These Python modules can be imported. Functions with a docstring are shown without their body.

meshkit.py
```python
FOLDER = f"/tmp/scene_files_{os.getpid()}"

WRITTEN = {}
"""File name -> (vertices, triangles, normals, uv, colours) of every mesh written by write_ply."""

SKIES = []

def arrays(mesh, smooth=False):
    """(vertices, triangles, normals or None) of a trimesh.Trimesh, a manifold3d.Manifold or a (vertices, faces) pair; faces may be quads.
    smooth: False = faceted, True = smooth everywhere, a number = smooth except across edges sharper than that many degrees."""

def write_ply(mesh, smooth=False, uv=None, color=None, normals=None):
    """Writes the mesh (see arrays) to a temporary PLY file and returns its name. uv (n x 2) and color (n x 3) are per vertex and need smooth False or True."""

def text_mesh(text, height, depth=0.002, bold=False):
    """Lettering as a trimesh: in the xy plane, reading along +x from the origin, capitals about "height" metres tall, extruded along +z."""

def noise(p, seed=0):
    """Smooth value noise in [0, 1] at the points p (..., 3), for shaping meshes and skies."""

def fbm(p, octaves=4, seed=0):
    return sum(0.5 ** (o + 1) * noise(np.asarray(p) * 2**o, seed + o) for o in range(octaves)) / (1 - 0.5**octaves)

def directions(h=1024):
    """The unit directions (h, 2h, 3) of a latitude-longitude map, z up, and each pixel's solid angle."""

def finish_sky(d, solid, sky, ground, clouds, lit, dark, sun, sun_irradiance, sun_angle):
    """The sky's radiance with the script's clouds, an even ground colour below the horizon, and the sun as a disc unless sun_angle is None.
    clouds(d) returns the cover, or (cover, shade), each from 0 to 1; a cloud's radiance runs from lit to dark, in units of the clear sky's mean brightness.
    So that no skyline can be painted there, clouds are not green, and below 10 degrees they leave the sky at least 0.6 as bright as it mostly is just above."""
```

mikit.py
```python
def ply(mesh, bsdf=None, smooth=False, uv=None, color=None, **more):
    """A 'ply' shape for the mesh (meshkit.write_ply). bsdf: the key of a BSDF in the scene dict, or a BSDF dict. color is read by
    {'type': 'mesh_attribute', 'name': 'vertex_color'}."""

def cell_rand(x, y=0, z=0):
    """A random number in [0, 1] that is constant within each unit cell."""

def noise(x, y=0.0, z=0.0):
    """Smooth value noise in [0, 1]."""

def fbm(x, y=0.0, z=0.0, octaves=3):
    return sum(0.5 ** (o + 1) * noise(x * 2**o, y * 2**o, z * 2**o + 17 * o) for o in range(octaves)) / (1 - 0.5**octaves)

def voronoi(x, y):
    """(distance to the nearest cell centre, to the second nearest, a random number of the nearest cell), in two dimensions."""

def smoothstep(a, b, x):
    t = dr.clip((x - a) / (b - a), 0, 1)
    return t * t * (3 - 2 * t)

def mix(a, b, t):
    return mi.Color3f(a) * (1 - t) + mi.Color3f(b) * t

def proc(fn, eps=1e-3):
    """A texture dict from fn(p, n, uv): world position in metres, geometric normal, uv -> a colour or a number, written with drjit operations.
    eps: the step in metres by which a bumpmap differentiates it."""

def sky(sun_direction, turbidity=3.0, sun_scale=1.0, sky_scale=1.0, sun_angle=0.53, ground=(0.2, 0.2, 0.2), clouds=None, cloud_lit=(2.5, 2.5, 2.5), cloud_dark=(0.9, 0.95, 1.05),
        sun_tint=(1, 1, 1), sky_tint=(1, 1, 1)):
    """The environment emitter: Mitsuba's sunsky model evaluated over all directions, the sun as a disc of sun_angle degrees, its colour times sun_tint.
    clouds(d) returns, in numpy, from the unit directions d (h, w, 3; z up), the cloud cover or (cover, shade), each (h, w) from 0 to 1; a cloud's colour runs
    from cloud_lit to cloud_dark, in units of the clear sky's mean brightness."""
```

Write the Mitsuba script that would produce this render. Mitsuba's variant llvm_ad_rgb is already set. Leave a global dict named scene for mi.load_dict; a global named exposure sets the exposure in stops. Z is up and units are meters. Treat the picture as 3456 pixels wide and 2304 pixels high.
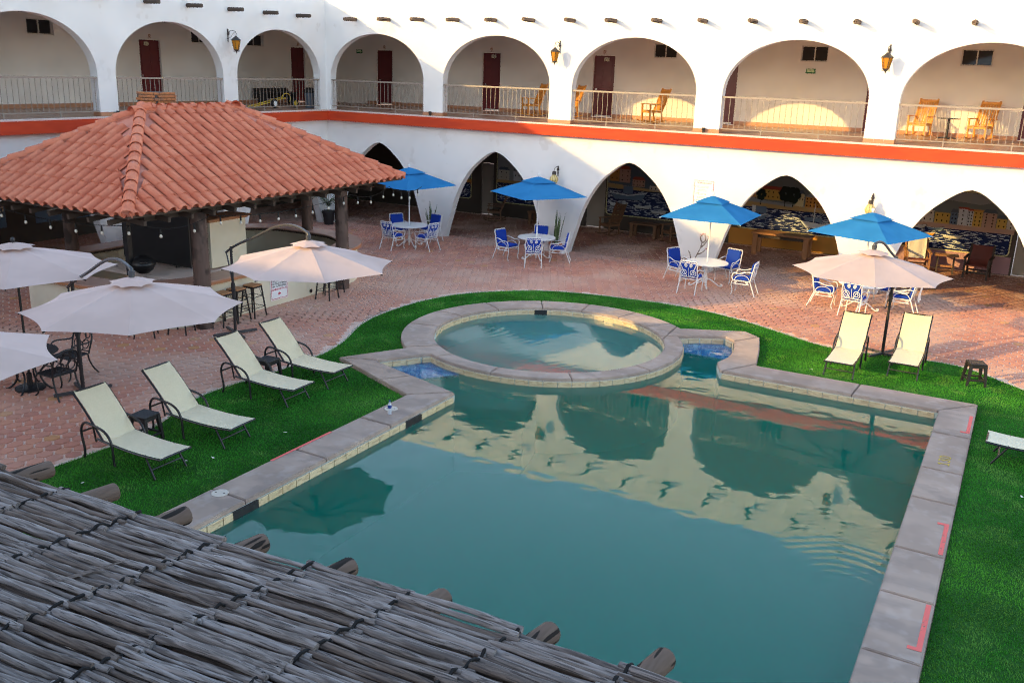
import math, random
import numpy as np
import trimesh
import shapely
from shapely.geometry import Polygon, Point, box as sbox
from shapely.ops import unary_union
import mitsuba as mi
import drjit as dr
import mikit
from mikit import noise, fbm, voronoi, cell_rand, smoothstep, mix, proc
import meshkit

RNG = np.random.default_rng(7)
scene, labels = {}, {}

# ------------------------------------------------------------------ camera, sky, exposure
CAM = np.array([23.4095, -27.9366, 5.8965])
FWD = np.array([-0.45841723, 0.84277125, -0.28211747])
UPV = np.array([-0.16335201, 0.23212795, 0.95887055])
RGT = np.cross(FWD, UPV)
scene['camera'] = {'type': 'perspective', 'fov': 57.837, 'fov_axis': 'x', 'near_clip': 0.1, 'far_clip': 2000.0,
                   'to_world': mi.ScalarTransform4f().look_at(CAM.tolist(), (CAM + FWD).tolist(), UPV.tolist())}
SUN = (-0.72, -1.0, 0.335)
scene['sky'] = mikit.sky(SUN, turbidity=3.0, sun_scale=0.42, sky_scale=2.0, sun_angle=0.7, ground=(0.25, 0.2, 0.17), sky_tint=(1.16, 0.98, 0.92), sun_tint=(1.0, 0.95, 0.62))
exposure = 3.5

# ------------------------------------------------------------------ materials
def P(c, rough=0.6, spec=0.3, **k):
    return {'type': 'principled', 'base_color': c if isinstance(c, dict) else {'type': 'rgb', 'value': list(c)}, 'roughness': rough, 'specular': spec, **k}
def TW(b): return {'type': 'twosided', 'b': b}
def BUMP(b, fn, scale, eps=2e-3): return {'type': 'bumpmap', 'arbitrary': proc(fn, eps), 'scale': scale, 'b': b}
VC = {'type': 'mesh_attribute', 'name': 'vertex_color'}
def M(key, b):
    scene[key] = TW(b) if b['type'] == 'principled' else b
    return key

def f_stucco(p, n, uv):
    a = fbm(p.x * .7 + 3, p.y * .7, p.z * .5, 3); b = fbm(p.x * 7, p.y * 7, p.z * 5, 2)
    s = smoothstep(.70, .80, noise(p.x * 2.3 + 11, p.y * 2.3, p.z * 1.1) * .6 + b * .4)
    col = mix((.80, .785, .76), (.74, .725, .70), smoothstep(.35, .7, a))
    return mix(col, (.66, .63, .59), s * .5)
def f_stucco_b(p, n, uv): return fbm(p.x * 9, p.y * 9, p.z * 9, 3) + .4 * noise(p.x * 2, p.y * 2, p.z * 2)
M('m_stucco', TW(BUMP(P(proc(f_stucco), .85, .15), f_stucco_b, .006, 8e-3)))
M('m_cream', TW(BUMP(P(proc(lambda p, n, uv: mix((.72, .65, .50), (.64, .57, .43), fbm(p.x * 3, p.y * 3, p.z * 3, 3))), .85, .15), f_stucco_b, .005, 8e-3)))
def f_band(p, n, uv):
    a = fbm(p.x * 1.5, p.y * 1.5, p.z * 4, 4)
    return mix((.58, .062, .018), (.50, .05, .017), smoothstep(.3, .7, a))
M('m_band', TW(P(proc(f_band), .7, .25)))
M('m_curb', P((.62, .50, .44), .8))
def f_inner(p, n, uv):
    a = fbm(p.x * .9, p.y * .9, p.z * .9, 3)
    return mix((.78, .75, .70), (.71, .68, .63), smoothstep(.3, .75, a))
M('m_inner', TW(P(proc(f_inner), .85, .15)))
def f_floor(p, n, uv):
    cx, cy = dr.floor(p.x / .33), dr.floor(p.y / .33)
    fx, fy = p.x / .33 - cx, p.y / .33 - cy
    e = dr.minimum(dr.minimum(fx, 1 - fx), dr.minimum(fy, 1 - fy))
    t = mix((.30, .16, .11), (.40, .24, .17), cell_rand(cx, cy, 3))
    return mix((.30, .24, .20), t, smoothstep(.02, .05, e))
M('m_floor', TW(P(proc(f_floor), .35, .4)))
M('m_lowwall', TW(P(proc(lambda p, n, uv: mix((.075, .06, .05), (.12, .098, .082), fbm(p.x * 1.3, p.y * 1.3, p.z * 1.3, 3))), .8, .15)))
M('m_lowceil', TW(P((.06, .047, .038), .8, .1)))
M('m_skirt', P((.42, .20, .11), .45, .4))
M('m_tile', P(VC, .62, .3))
def f_mortar(p, n, uv): return mix((.68, .49, .39), (.57, .41, .33), fbm(p.x * 5, p.y * 5, 0, 3))
M('m_mortar', TW(P(proc(f_mortar), .9, .1)))
def f_coping(p, n, uv):
    a = fbm(p.x * 1.6, p.y * 1.6, 2, 4); w = fbm(p.x * 1.1 + 7 + a * 3, p.y * 3.5, 5, 4)
    col = mix((.44, .335, .27), (.35, .265, .215), smoothstep(.3, .7, a))
    col = mix(col, (.25, .20, .175), smoothstep(.45, .80, w) * .55)
    return mix(col, (.50, .42, .37), smoothstep(.5, .85, fbm(p.x * 6, p.y * 6, 1, 3)) * .4)
def f_coping_b(p, n, uv): return fbm(p.x * 3 + 3 * noise(p.x, p.y, 0), p.y * 6, 1, 4)
M('m_coping', TW(BUMP(P(proc(f_coping), .75, .25), f_coping_b, .012, 5e-3)))
def f_wtile(p, n, uv):
    b = smoothstep(.045, .035, dr.abs(p.z + .022)) * smoothstep(.5, .62, noise(p.x * 12, p.y * 12, p.z * 30))
    return mix(mix((.64, .52, .33), (.56, .44, .26), fbm(p.x * 4, p.y * 4, 0, 2)), (.34, .21, .11), b * .4)
M('m_wtile', TW(P(proc(f_wtile), .3, .5)))
M('m_poolshell', TW(P((.42, .47, .44), .8)))
def f_mosaic(p, n, uv):
    s = .027
    cx, cy, cz = dr.floor(p.x / s), dr.floor(p.y / s), dr.floor(p.z / s)
    r = cell_rand(cx, cy, cz)
    g = noise(p.x * 17, p.y * 17, p.z * 17)
    return mix(mix((.02, .12, .42), (.06, .30, .62), r), (.30, .58, .78), smoothstep(.52, .62, g * .7 + r * .3))
M('m_mosaic', TW(P(proc(f_mosaic), .2, .5)))
scene['pool_medium'] = {'type': 'homogeneous', 'albedo': {'type': 'rgb', 'value': [.02, .72, .60]}, 'sigma_t': 2.6}
scene['m_water'] = {'type': 'dielectric', 'int_ior': 1.4, 'ext_ior': 1.0}
scene['pool_medium_clear'] = {'type': 'homogeneous', 'albedo': {'type': 'rgb', 'value': [.30, .84, .78]}, 'sigma_t': 1.1}
M('m_grass_base', TW(P((.02, .085, .014), .9, .1)))
M('m_grass', TW(P(VC, .75, .15)))
def f_wood_dark(p, n, uv):
    g = fbm(p.x * 22, p.y * 22, p.z * 2.2, 3); k = fbm(p.x * 5, p.y * 5, p.z * 3, 3)
    return mix(mix((.085, .055, .045), (.16, .105, .085), g), (.035, .025, .022), smoothstep(.5, .68, k) * .8)
M('m_column', P(proc(f_wood_dark), .7, .25))
M('m_darkwood', P((.06, .042, .032), .6, .3))
def f_beam(p, n, uv):
    g = fbm(p.x * 60, p.y * 5, p.z * 60, 3)
    crack = smoothstep(.60, .66, noise(p.x * 34, p.y * 2.2, p.z * 34))
    return mix(mix((.11, .075, .058), (.18, .13, .10), g), (.02, .016, .014), crack)
M('m_beam', P(proc(f_beam), .8, .2))
def stick_fn(c0, c1, c2, sd):
    def f(p, n, uv):
        g = fbm(p.x * 3 + sd, p.y * 110, p.z * 110, 3); b = fbm(p.x * 3.5 + sd, p.y * 22, p.z * 22, 3)
        col = mix(c0, c1, smoothstep(.25, .75, g))
        col = mix(col, c2, smoothstep(.56, .72, b) * .7)
        return mix(col, (.05, .042, .04), smoothstep(.70, .76, noise(p.x * 5 + 5 * sd, p.y * 130, p.z * 130)) * .7)
    return f
M('m_stick_a', P(proc(stick_fn((.135, .115, .105), (.27, .235, .22), (.075, .06, .055), 1.0)), .85, .15))
M('m_stick_b', P(proc(stick_fn((.175, .15, .14), (.31, .275, .26), (.34, .31, .30), 7.0)), .85, .15))
M('m_stick_c', P(proc(stick_fn((.085, .065, .056), (.165, .13, .11), (.2, .165, .148), 13.0)), .85, .15))
M('m_twine', P((.012, .011, .011), .8))
def f_roof(p, n, uv):
    a = fbm(p.x * 2.2, p.y * 2.2, p.z * 2.2, 3); b = fbm(p.x * 14, p.y * 14, p.z * 14, 3)
    t = cell_rand(dr.floor(p.y / .28), dr.floor(p.x / .33), 5)
    col = mix((.56, .165, .09), (.64, .22, .125), smoothstep(.25, .75, a * .6 + t * .4))
    return mix(col, (.42, .125, .08), smoothstep(.55, .75, b) * .35)
M('m_roof', TW(P(proc(f_roof), .75, .2)))
M('m_roofmortar', TW(P(proc(lambda p, n, uv: mix((.54, .21, .15), (.62, .28, .20), fbm(p.x * 9, p.y * 9, p.z * 9, 3))), .9, .1)))
M('m_joint', P((.10, .075, .065), .95, .1))
M('m_brick', P(proc(lambda p, n, uv: mix((.46, .20, .085), mix((.36, .14, .06), (.13, .10, .09), smoothstep(.5, .7, noise(p.x * 5, p.y * 5, p.z * 12))), fbm(p.x * 9, p.y * 9, p.z * 14, 3))), .85, .15))
M('m_counter', P(proc(lambda p, n, uv: mix((.44, .27, .21), (.36, .19, .14), fbm(p.x * 4, p.y * 4, p.z * 4, 3))), .35, .4))
M('m_counterfront', P((.40, .17, .08), .5, .35))
M('m_steel', P((.55, .55, .55), .25, .5, metallic=1.0))
M('m_rail', P((.27, .22, .18), .4, .5))
M('m_door', P((.115, .014, .018), .35, .45))
M('m_beigedoor', P((.34, .30, .25), .6, .3))
M('m_black', P((.014, .014, .016), .4, .5))
M('m_blackmetal', P((.02, .02, .023), .35, .5))
M('m_graymetal', P((.05, .053, .06), .35, .55))
M('m_blackplastic', P((.018, .018, .020), .45, .45))
M('m_white', P((.80, .80, .78), .35, .45))
M('m_whitesign', P((.80, .80, .80), .4, .4))
M('m_redink', P((.50, .03, .07), .5)); M('m_blackink', P((.02, .02, .025), .5)); M('m_grayink', P((.16, .16, .17), .5)); M('m_pinkink', P((.62, .18, .16), .5))
M('m_green', P((.02, .16, .07), .4)); M('m_greenpale', P((.55, .68, .45), .5))
M('m_glassdark', P((.012, .014, .017), .06, .6)); M('m_alu', P((.62, .58, .52), .4, .4))
M('m_amber', {'type': 'principledthin', 'base_color': {'type': 'rgb', 'value': [.70, .33, .04]}, 'roughness': .2, 'diff_trans': .9}); M('m_amber_d', P((.50, .19, .02), .15, .6))
M('m_globe', TW(P((.60, .47, .18), .12, .6)))
M('m_iron', P((.035, .028, .025), .5, .4))
M('m_bulb', P((.62, .58, .50), .15, .6))
def f_canvas(c, d, s):
    return lambda p, n, uv: mix(c, d, smoothstep(.3, .75, fbm(p.x * s, p.y * s, p.z * s, 3)))
def CANVAS(c, d): return {'type': 'principledthin', 'base_color': proc(f_canvas(c, d, 2.2)), 'roughness': .8, 'diff_trans': .35, 'spec_trans': 0.0}
M('m_beige', CANVAS((.64, .50, .455), (.585, .455, .41)))
M('m_blue', CANVAS((.04, .24, .54), (.032, .205, .48)))
M('m_cushion', TW(P((.016, .055, .36), .85, .1, sheen=.3)))
M('m_sling', TW(P(proc(lambda p, n, uv: mix((.70, .64, .46), (.76, .70, .52), noise(p.x * 60, p.y * 60, p.z * 60))), .75, .2)))
M('m_orange', P(proc(lambda p, n, uv: mix((.52, .20, .03), (.64, .29, .055), fbm(p.x * 30, p.y * 30, p.z * 3, 3))), .45, .4))
M('m_rocker', P((.20, .105, .055), .5, .35))
M('m_leather', P((.16, .04, .028), .5, .35))
M('m_towel', TW(P((.70, .67, .62), .95, .05)))
M('m_terracotta', P((.46, .21, .13), .85, .15)); M('m_soil', P((.05, .035, .025), .95))
M('m_leaf', TW(P((.09, .22, .03), .5, .3))); M('m_sansevieria', TW(P(proc(lambda p, n, uv: mix((.05, .095, .035), (.11, .15, .07), noise(p.x * 9, p.y * 9, p.z * 30))), .5, .3)))
M('m_palm', TW(P((.045, .075, .03), .6, .2))); M('m_twig', P((.20, .15, .115), .8)); M('m_pinkflower', TW(P((.6, .22, .2), .7)))
M('m_paintmark', P((.80, .17, .15), .8)); M('m_yellowpaint', P((.55, .40, .08), .8)); M('m_lid', P((.62, .55, .46), .6, .3))
M('m_pet', {'type': 'principledthin', 'base_color': {'type': 'rgb', 'value': [.85, .88, .92]}, 'roughness': .12, 'spec_trans': .45, 'diff_trans': .5}); M('m_bluecap', P((.03, .06, .25), .4)); M('m_yellow', P((.62, .42, .05), .4, .4))
M('m_bin', P((.10, .13, .17), .5))
M('m_cable', P((.015, .015, .015), .6)); M('m_seatwood', P((.36, .17, .075), .4, .4))
for k, c in dict(sea=(.012, .022, .085), foam=(.62, .66, .70), sky=(.30, .33, .34), hill=(.17, .20, .20), sand=(.48, .33, .14), yellow=(.60, .40, .09), ochre=(.56, .27, .06), cream=(.58, .54, .46), pink=(.50, .32, .24),
                 slate=(.10, .13, .17), red=(.36, .07, .04), tree=(.018, .028, .022), line=(.015, .015, .02), frame=(.66, .60, .34), hull=(.50, .50, .50), bluehull=(.13, .19, .28), mauve=(.42, .25, .27)).items():
    M('m_mural_' + k, TW(P(c, .8, .15)))

# ------------------------------------------------------------------ scene bookkeeping
USED, COUNT = set(), {}
def uniq(k):
    if k not in USED: USED.add(k); return k
    i = COUNT.get(k, 0) + 1
    while f'{k}_{i:03d}' in USED: i += 1
    COUNT[k] = i; q = f'{k}_{i:03d}'; USED.add(q); return q
def thing(name, label=None, cat=None, group=None, kind=None):
    k = uniq(name); d = {}
    if label: d['label'] = label
    if cat: d['category'] = cat
    if group: d['group'] = group
    if kind: d['kind'] = kind
    labels[k] = d
    return k
def T4(m): return mi.ScalarTransform4f(np.asarray(m, float))
def TR(x=0, y=0, z=0, rz=0., s=1.):
    c, sn = math.cos(rz), math.sin(rz); m = np.eye(4)
    m[:2, :2] = [[c, -sn], [sn, c]]; m[:3, :3] *= s; m[:3, 3] = (x, y, z); return m
def face(fx, fy): return math.atan2(-fx, fy)
def put(parent, name, mesh, bsdf, T=None, label=None, smooth=False, color=None, kind=None):
    k = uniq(f'{parent}__{name}' if parent else name)
    d = mesh if isinstance(mesh, dict) else mikit.ply(mesh, bsdf, smooth=smooth, color=color)
    scene[k] = {**d, 'to_world': T4(T)} if T is not None else dict(d)
    if label or kind:
        labels[k] = {}
        if label: labels[k]['label'] = label
        if kind: labels[k]['kind'] = kind
    return k
class Proto:
    """parts of one kind of thing, written once and placed many times"""
    def __init__(s): s.parts = []
    def add(s, path, mesh, bsdf, smooth=False, color=None): s.parts.append((path, mikit.ply(mesh, bsdf, smooth=smooth, color=color), None)); return s
    def ref(s, path, d, T): s.parts.append((path, d, T)); return s
    def place(s, name, T, label, cat, group=None, skip=()):
        k = thing(name, label, cat, group)
        for path, d, T0 in s.parts:
            if path.split('_0')[0] in skip: continue
            q = uniq(f'{k}__{path}'); scene[q] = {**d, 'to_world': T4(T if T0 is None else T @ T0)}
        return k

# ------------------------------------------------------------------ mesh helpers
def TM(v, f): return trimesh.Trimesh(np.asarray(v, float), np.asarray(f, int), process=False)
def cat(*ms):
    ms = [m for x in ms for m in (x if isinstance(x, (list, tuple)) else [x])]
    return trimesh.util.concatenate(ms)
def bx(x0, x1, y0, y1, z0, z1, b=0.):
    """a box; with b its vertical and top edges are chamfered"""
    if not b:
        m = trimesh.creation.box((x1 - x0, y1 - y0, z1 - z0)); m.apply_translation(((x0 + x1) / 2, (y0 + y1) / 2, (z0 + z1) / 2)); return m
    pts = [(x, y, z) for sx, sy, sz in ((b, b, 0), (b, 0, b), (0, b, b)) for x in (x0 + sx, x1 - sx) for y in (y0 + sy, y1 - sy) for z in (z0 + sz, z1 - sz)]
    return trimesh.convex.convex_hull(np.array(pts))
def tube(pts, r, sides=6, caps=True):
    p = np.asarray(pts, float); n = len(p)
    t = np.gradient(p, axis=0); t /= np.linalg.norm(t, axis=1, keepdims=True) + 1e-12
    a = np.cross(t[0], [0, 0, 1.] if abs(t[0][2]) < .9 else [1., 0, 0]); a /= np.linalg.norm(a); A = []
    for i in range(n):
        a = a - t[i] * (a @ t[i]); a /= np.linalg.norm(a) + 1e-12; A.append(a)
    A = np.array(A); B = np.cross(t, A); ang = np.arange(sides) * 2 * np.pi / sides
    r = np.broadcast_to(r, (n,))
    v = p[:, None] + r[:, None, None] * (np.cos(ang)[None, :, None] * A[:, None] + np.sin(ang)[None, :, None] * B[:, None])
    f = []
    for i in range(n - 1):
        for j in range(sides):
            q = (j + 1) % sides; f += [(i * sides + j, i * sides + q, (i + 1) * sides + q), (i * sides + j, (i + 1) * sides + q, (i + 1) * sides + j)]
    v = v.reshape(-1, 3)
    if caps:
        v = np.vstack([v, p[0], p[-1]]); c0, c1 = len(v) - 2, len(v) - 1
        for j in range(sides):
            q = (j + 1) % sides; f += [(c0, q, j), (c1, (n - 1) * sides + j, (n - 1) * sides + q)]
    return TM(v, f)
def rod(a, b, r, sides=6): return tube([a, b], r, sides)
def bar(a, b, w, h):
    """a rectangular bar from a to b, h its upright size"""
    a, b = np.array(a, float), np.array(b, float); t = (b - a) / np.linalg.norm(b - a)
    s = np.cross(t, [0, 0, 1.] if abs(t[2]) < .95 else [0, 1., 0]); s /= np.linalg.norm(s); u = np.cross(s, t)
    return trimesh.convex.convex_hull(np.array([p + i * s * w / 2 + j * u * h / 2 for p in (a, b) for i in (-1, 1) for j in (-1, 1)]))
def spline(pts, n=24):
    from scipy.interpolate import CubicSpline
    p = np.asarray(pts, float); d = np.r_[0, np.cumsum(np.linalg.norm(np.diff(p, axis=0), axis=1))]
    return CubicSpline(d, p)(np.linspace(0, d[-1], n))
def lathe(prof, sides=20, x=0, y=0, z=0, ph=0.):
    prof = np.asarray(prof, float); n = len(prof); ang = np.arange(sides) * 2 * np.pi / sides + ph
    v = np.stack([prof[:, 0, None] * np.cos(ang), prof[:, 0, None] * np.sin(ang), np.repeat(prof[:, 1, None], sides, 1)], -1).reshape(-1, 3) + [x, y, z]
    f = []
    for i in range(n - 1):
        for j in range(sides):
            q = (j + 1) % sides; f += [(i * sides + j, i * sides + q, (i + 1) * sides + q), (i * sides + j, (i + 1) * sides + q, (i + 1) * sides + j)]
    return TM(v, f)
def ext(poly, z0, z1):
    """a shapely polygon (or several) extruded from z0 to z1"""
    gs = [g for g in getattr(poly, 'geoms', [poly]) if g.area > 1e-7]
    ms = []
    for g in gs:
        m = trimesh.creation.extrude_polygon(g, z1 - z0, engine='earcut'); m.apply_translation((0, 0, z0)); ms.append(m)
    return cat(ms)
def sheet(poly, z):
    ms = []
    for g in getattr(poly, 'geoms', [poly]):
        v, f = trimesh.creation.triangulate_polygon(g, engine='earcut')
        v = np.c_[v, np.full(len(v), z)]; f = np.array(f)
        nz = np.cross(v[f[:, 1]] - v[f[:, 0]], v[f[:, 2]] - v[f[:, 0]])[:, 2]; f[nz < 0] = f[nz < 0][:, ::-1]
        ms.append(TM(v, f))
    return cat(ms)
def stand(poly, y0, y1):
    """a polygon drawn in (x, z), stood up between y0 and y1"""
    m = ext(poly, 0, y1 - y0); v = m.vertices.copy()
    return TM(np.c_[v[:, 0], y1 - v[:, 2], v[:, 1]], m.faces)
def stand_x(poly, x0, x1):
    """a polygon drawn in (y, z), stood up between x0 and x1"""
    m = ext(poly, 0, x1 - x0); v = m.vertices.copy()
    return TM(np.c_[x0 + v[:, 2], v[:, 0], v[:, 1]], m.faces)
def moved(m, T): m = m.copy(); m.apply_transform(T); return m
def rot_x(a): c, s = math.cos(a), math.sin(a); m = np.eye(4); m[1:3, 1:3] = [[c, -s], [s, c]]; return m
def rot_y(a): c, s = math.cos(a), math.sin(a); m = np.eye(4); m[0, 0], m[0, 2], m[2, 0], m[2, 2] = c, s, -s, c; return m
def blob(pts, r=1.): return trimesh.convex.convex_hull(np.array(pts))
def rbox(x0, x1, y0, y1, z0, z1, r):
    """a cushion-like rounded box"""
    s = trimesh.creation.icosphere(2, r).vertices
    return trimesh.convex.convex_hull(np.vstack([s + [x, y, z] for x in (x0 + r, x1 - r) for y in (y0 + r, y1 - r) for z in (z0 + r, z1 - r)]))

# ------------------------------------------------------------------ plan of the courtyard
ZC, ZW = .09, -.085                                   # coping top, water level
CX, CY, R0, R1, R2 = 14.46, -9.73, 2.60, 3.02, 3.35    # round pool
main_rect = sbox(14.72, -22.6, 22.65, -9.94)
bay_r = Polygon([(16.6, -9.0), (16.91, -8.03), (17.25, -7.72), (17.85, -7.36), (18.12, -7.6), (18.33, -8.3), (18.37, -8.9), (18.28, -9.4), (18.51, -9.94), (17.2, -10.6)]).buffer(.06).buffer(-.06)
bay_l = Polygon([(13.5, -12.0), (13.08, -12.31), (12.86, -12.55), (12.35, -13.36), (12.5, -13.45), (14.72, -14.13), (15.2, -13.0)]).buffer(.06).buffer(-.06)
disc = lambda r: Point(CX, CY).buffer(r, 48)
water_main = unary_union([main_rect, bay_r, bay_l]).difference(disc(R1))
water_main = max(getattr(water_main, 'geoms', [water_main]), key=lambda g: g.area)
water_round = disc(R0)
cop_outer = unary_union([Polygon([(14.05, -23.3), (14.05, -14.72), (11.59, -13.64), (12.35, -12.27), (14.46, -10.5), (16.8, -7.25), (18.12, -6.62), (18.55, -6.95), (18.8, -7.91), (19.06, -9.18), (23.27, -9.17), (23.27, -23.3)]), disc(R2)])
coping_area = cop_outer.difference(water_main).difference(water_round)
lawn_line = [(11.4, -24.5), (11.42, -20.05), (11.46, -19.2), (11.35, -18.1), (10.88, -16.8), (10.86, -16.18), (10.95, -15.4), (11.02, -14.4), (11.0, -13.6), (10.85, -12.8), (10.55, -12.0), (10.25, -11.3), (10.05, -10.4), (10.0, -9.3), (10.2, -7.9), (10.65, -6.9), (11.26, -6.18), (11.9, -5.62), (12.8, -5.2), (13.94, -4.98), (15.2, -4.86), (16.3, -4.92), (17.6, -5.3), (19.26, -6.2), (20.1, -6.55), (21.0, -6.5), (22.1, -6.33), (22.75, -6.38), (23.59, -7.0), (24.4, -7.7), (25.6, -8.6), (27.0, -9.2)]
lawn_out = Polygon([*spline(lawn_line, 120).tolist(), (31.0, -9.2), (31.0, -24.5)])
lawn = lawn_out.difference(cop_outer.buffer(.004))
bar_cx, bar_cy = 4.8, -10.55
bar_out = sbox(1.9 + 2.2, -14.9 + 2.2, 7.36 - 2.2, -6.2 - 2.2).buffer(2.2, 12)      # outside of the counter wall

# ------------------------------------------------------------------ ground and paving
thing('ground', kind='structure'); scene['ground'] = mikit.ply(sheet(sbox(-400, -400, 400, 400).difference(cop_outer.buffer(-.02)), -.014), 'm_mortar')
HW, HY = .242, .236
def hexagon(cx, cy, w=HW / 2 - .016, a=.065, b=.139): return [(cx - w, cy - a), (cx, cy - b), (cx + w, cy - a), (cx + w, cy + a), (cx, cy + b), (cx - w, cy + a)]
pave = sbox(-5, -26.5, 31, 5.6).difference(lawn_out.buffer(.05)).difference(bar_out.buffer(-.25))
rows = []
for j in range(int(-26.5 / HY), int(5.6 / HY)):
    for i in range(int(-5 / HW), int(31 / HW)):
        rows.append(((i + .5 * (j % 2)) * HW, j * HY))
rows = np.array(rows); rows = rows[shapely.contains_xy(pave.buffer(-.10), rows[:, 0], rows[:, 1])]
cut = unary_union([sbox(x - .42, -.02, x + .42, .33) for x in (4.87, 9.81, 14.75, 19.69, 24.63)] + [sbox(-.33, y - .35, .02, y + .35) for y in (-4.78, -9.52, -14.25)] + [sbox(-.6, -.02, .4, .33)])
rows = rows[~shapely.contains_xy(cut, rows[:, 0], rows[:, 1])]
def tile_mesh(cx, cy):
    h = RNG.uniform(-.002, .003); tx, ty = RNG.normal(0, .008, 2)
    top = np.array([(x + RNG.normal(0, .003), y + RNG.normal(0, .003)) for x, y in hexagon(cx, cy)])
    c = np.array([cx, cy]); ins = c + (top - c) * .93
    z = lambda q, dz: np.c_[q, dz + h + (q - c) @ [tx, ty]]
    v = np.vstack([z(top, -.02), z(top, -.004), z(ins, .001)])
    f = [(12 + 0, 12 + k, 12 + k + 1) for k in range(1, 5)]
    for o in (0, 6):
        for k in range(6):
            q = (k + 1) % 6; f += [(o + k, o + q, o + 6 + q), (o + k, o + 6 + q, o + 6 + k)]
    return v, f
hz = meshkit.fbm(np.c_[rows * .42, np.zeros(len(rows))], 3, 5); hz2 = meshkit.fbm(np.c_[rows * 1.5, np.zeros(len(rows))], 3, 9)
wear = np.clip((hz - .47) * 4.5, 0, 1) * .75 + np.clip((hz2 - .5) * 4, 0, 1) * .35
pal = np.array([1.45, 1.32, 1.15]) * np.array([(.36, .165, .13), (.33, .155, .125), (.38, .19, .15), (.30, .145, .125), (.39, .20, .145), (.35, .175, .145)])
tc = pal[RNG.integers(0, len(pal), len(rows))] * RNG.uniform(.93, 1.06, (len(rows), 1)); tc = tc * .6 + tc.mean(0) * .4 * np.array([.97, 1.04, 1.08])
orange = RNG.random(len(rows)) < .02; tc[orange] = (.50, .25, .12); tc[rows[:, 1] > .34] *= .62  # tiles under the arcade are dimmed: the arcade shade is put into their colour
tc = tc * (1 - np.clip(wear, 0, .9)[:, None]) + np.array([.58, .375, .285]) * np.clip(wear, 0, .9)[:, None]
d = np.c_[rows, np.zeros(len(rows))] - CAM; zc = d @ FWD; px, py = (d @ RGT) / zc, (d @ UPV) / zc
inview = (zc > 1) & (np.abs(px) < .55) & (np.abs(py) < .365)
bar_hide = shapely.contains_xy(sbox(1.5, -15.6, 8, -6), rows[:, 0], rows[:, 1])
order = np.argsort(np.where(inview & ~bar_hide & (rows[:, 1] > -21.5), zc, 1e9)); near = set(order[:300].tolist())
thing('paving', kind='structure')
vs, fs, cs, at = [], [], [], 0
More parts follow.
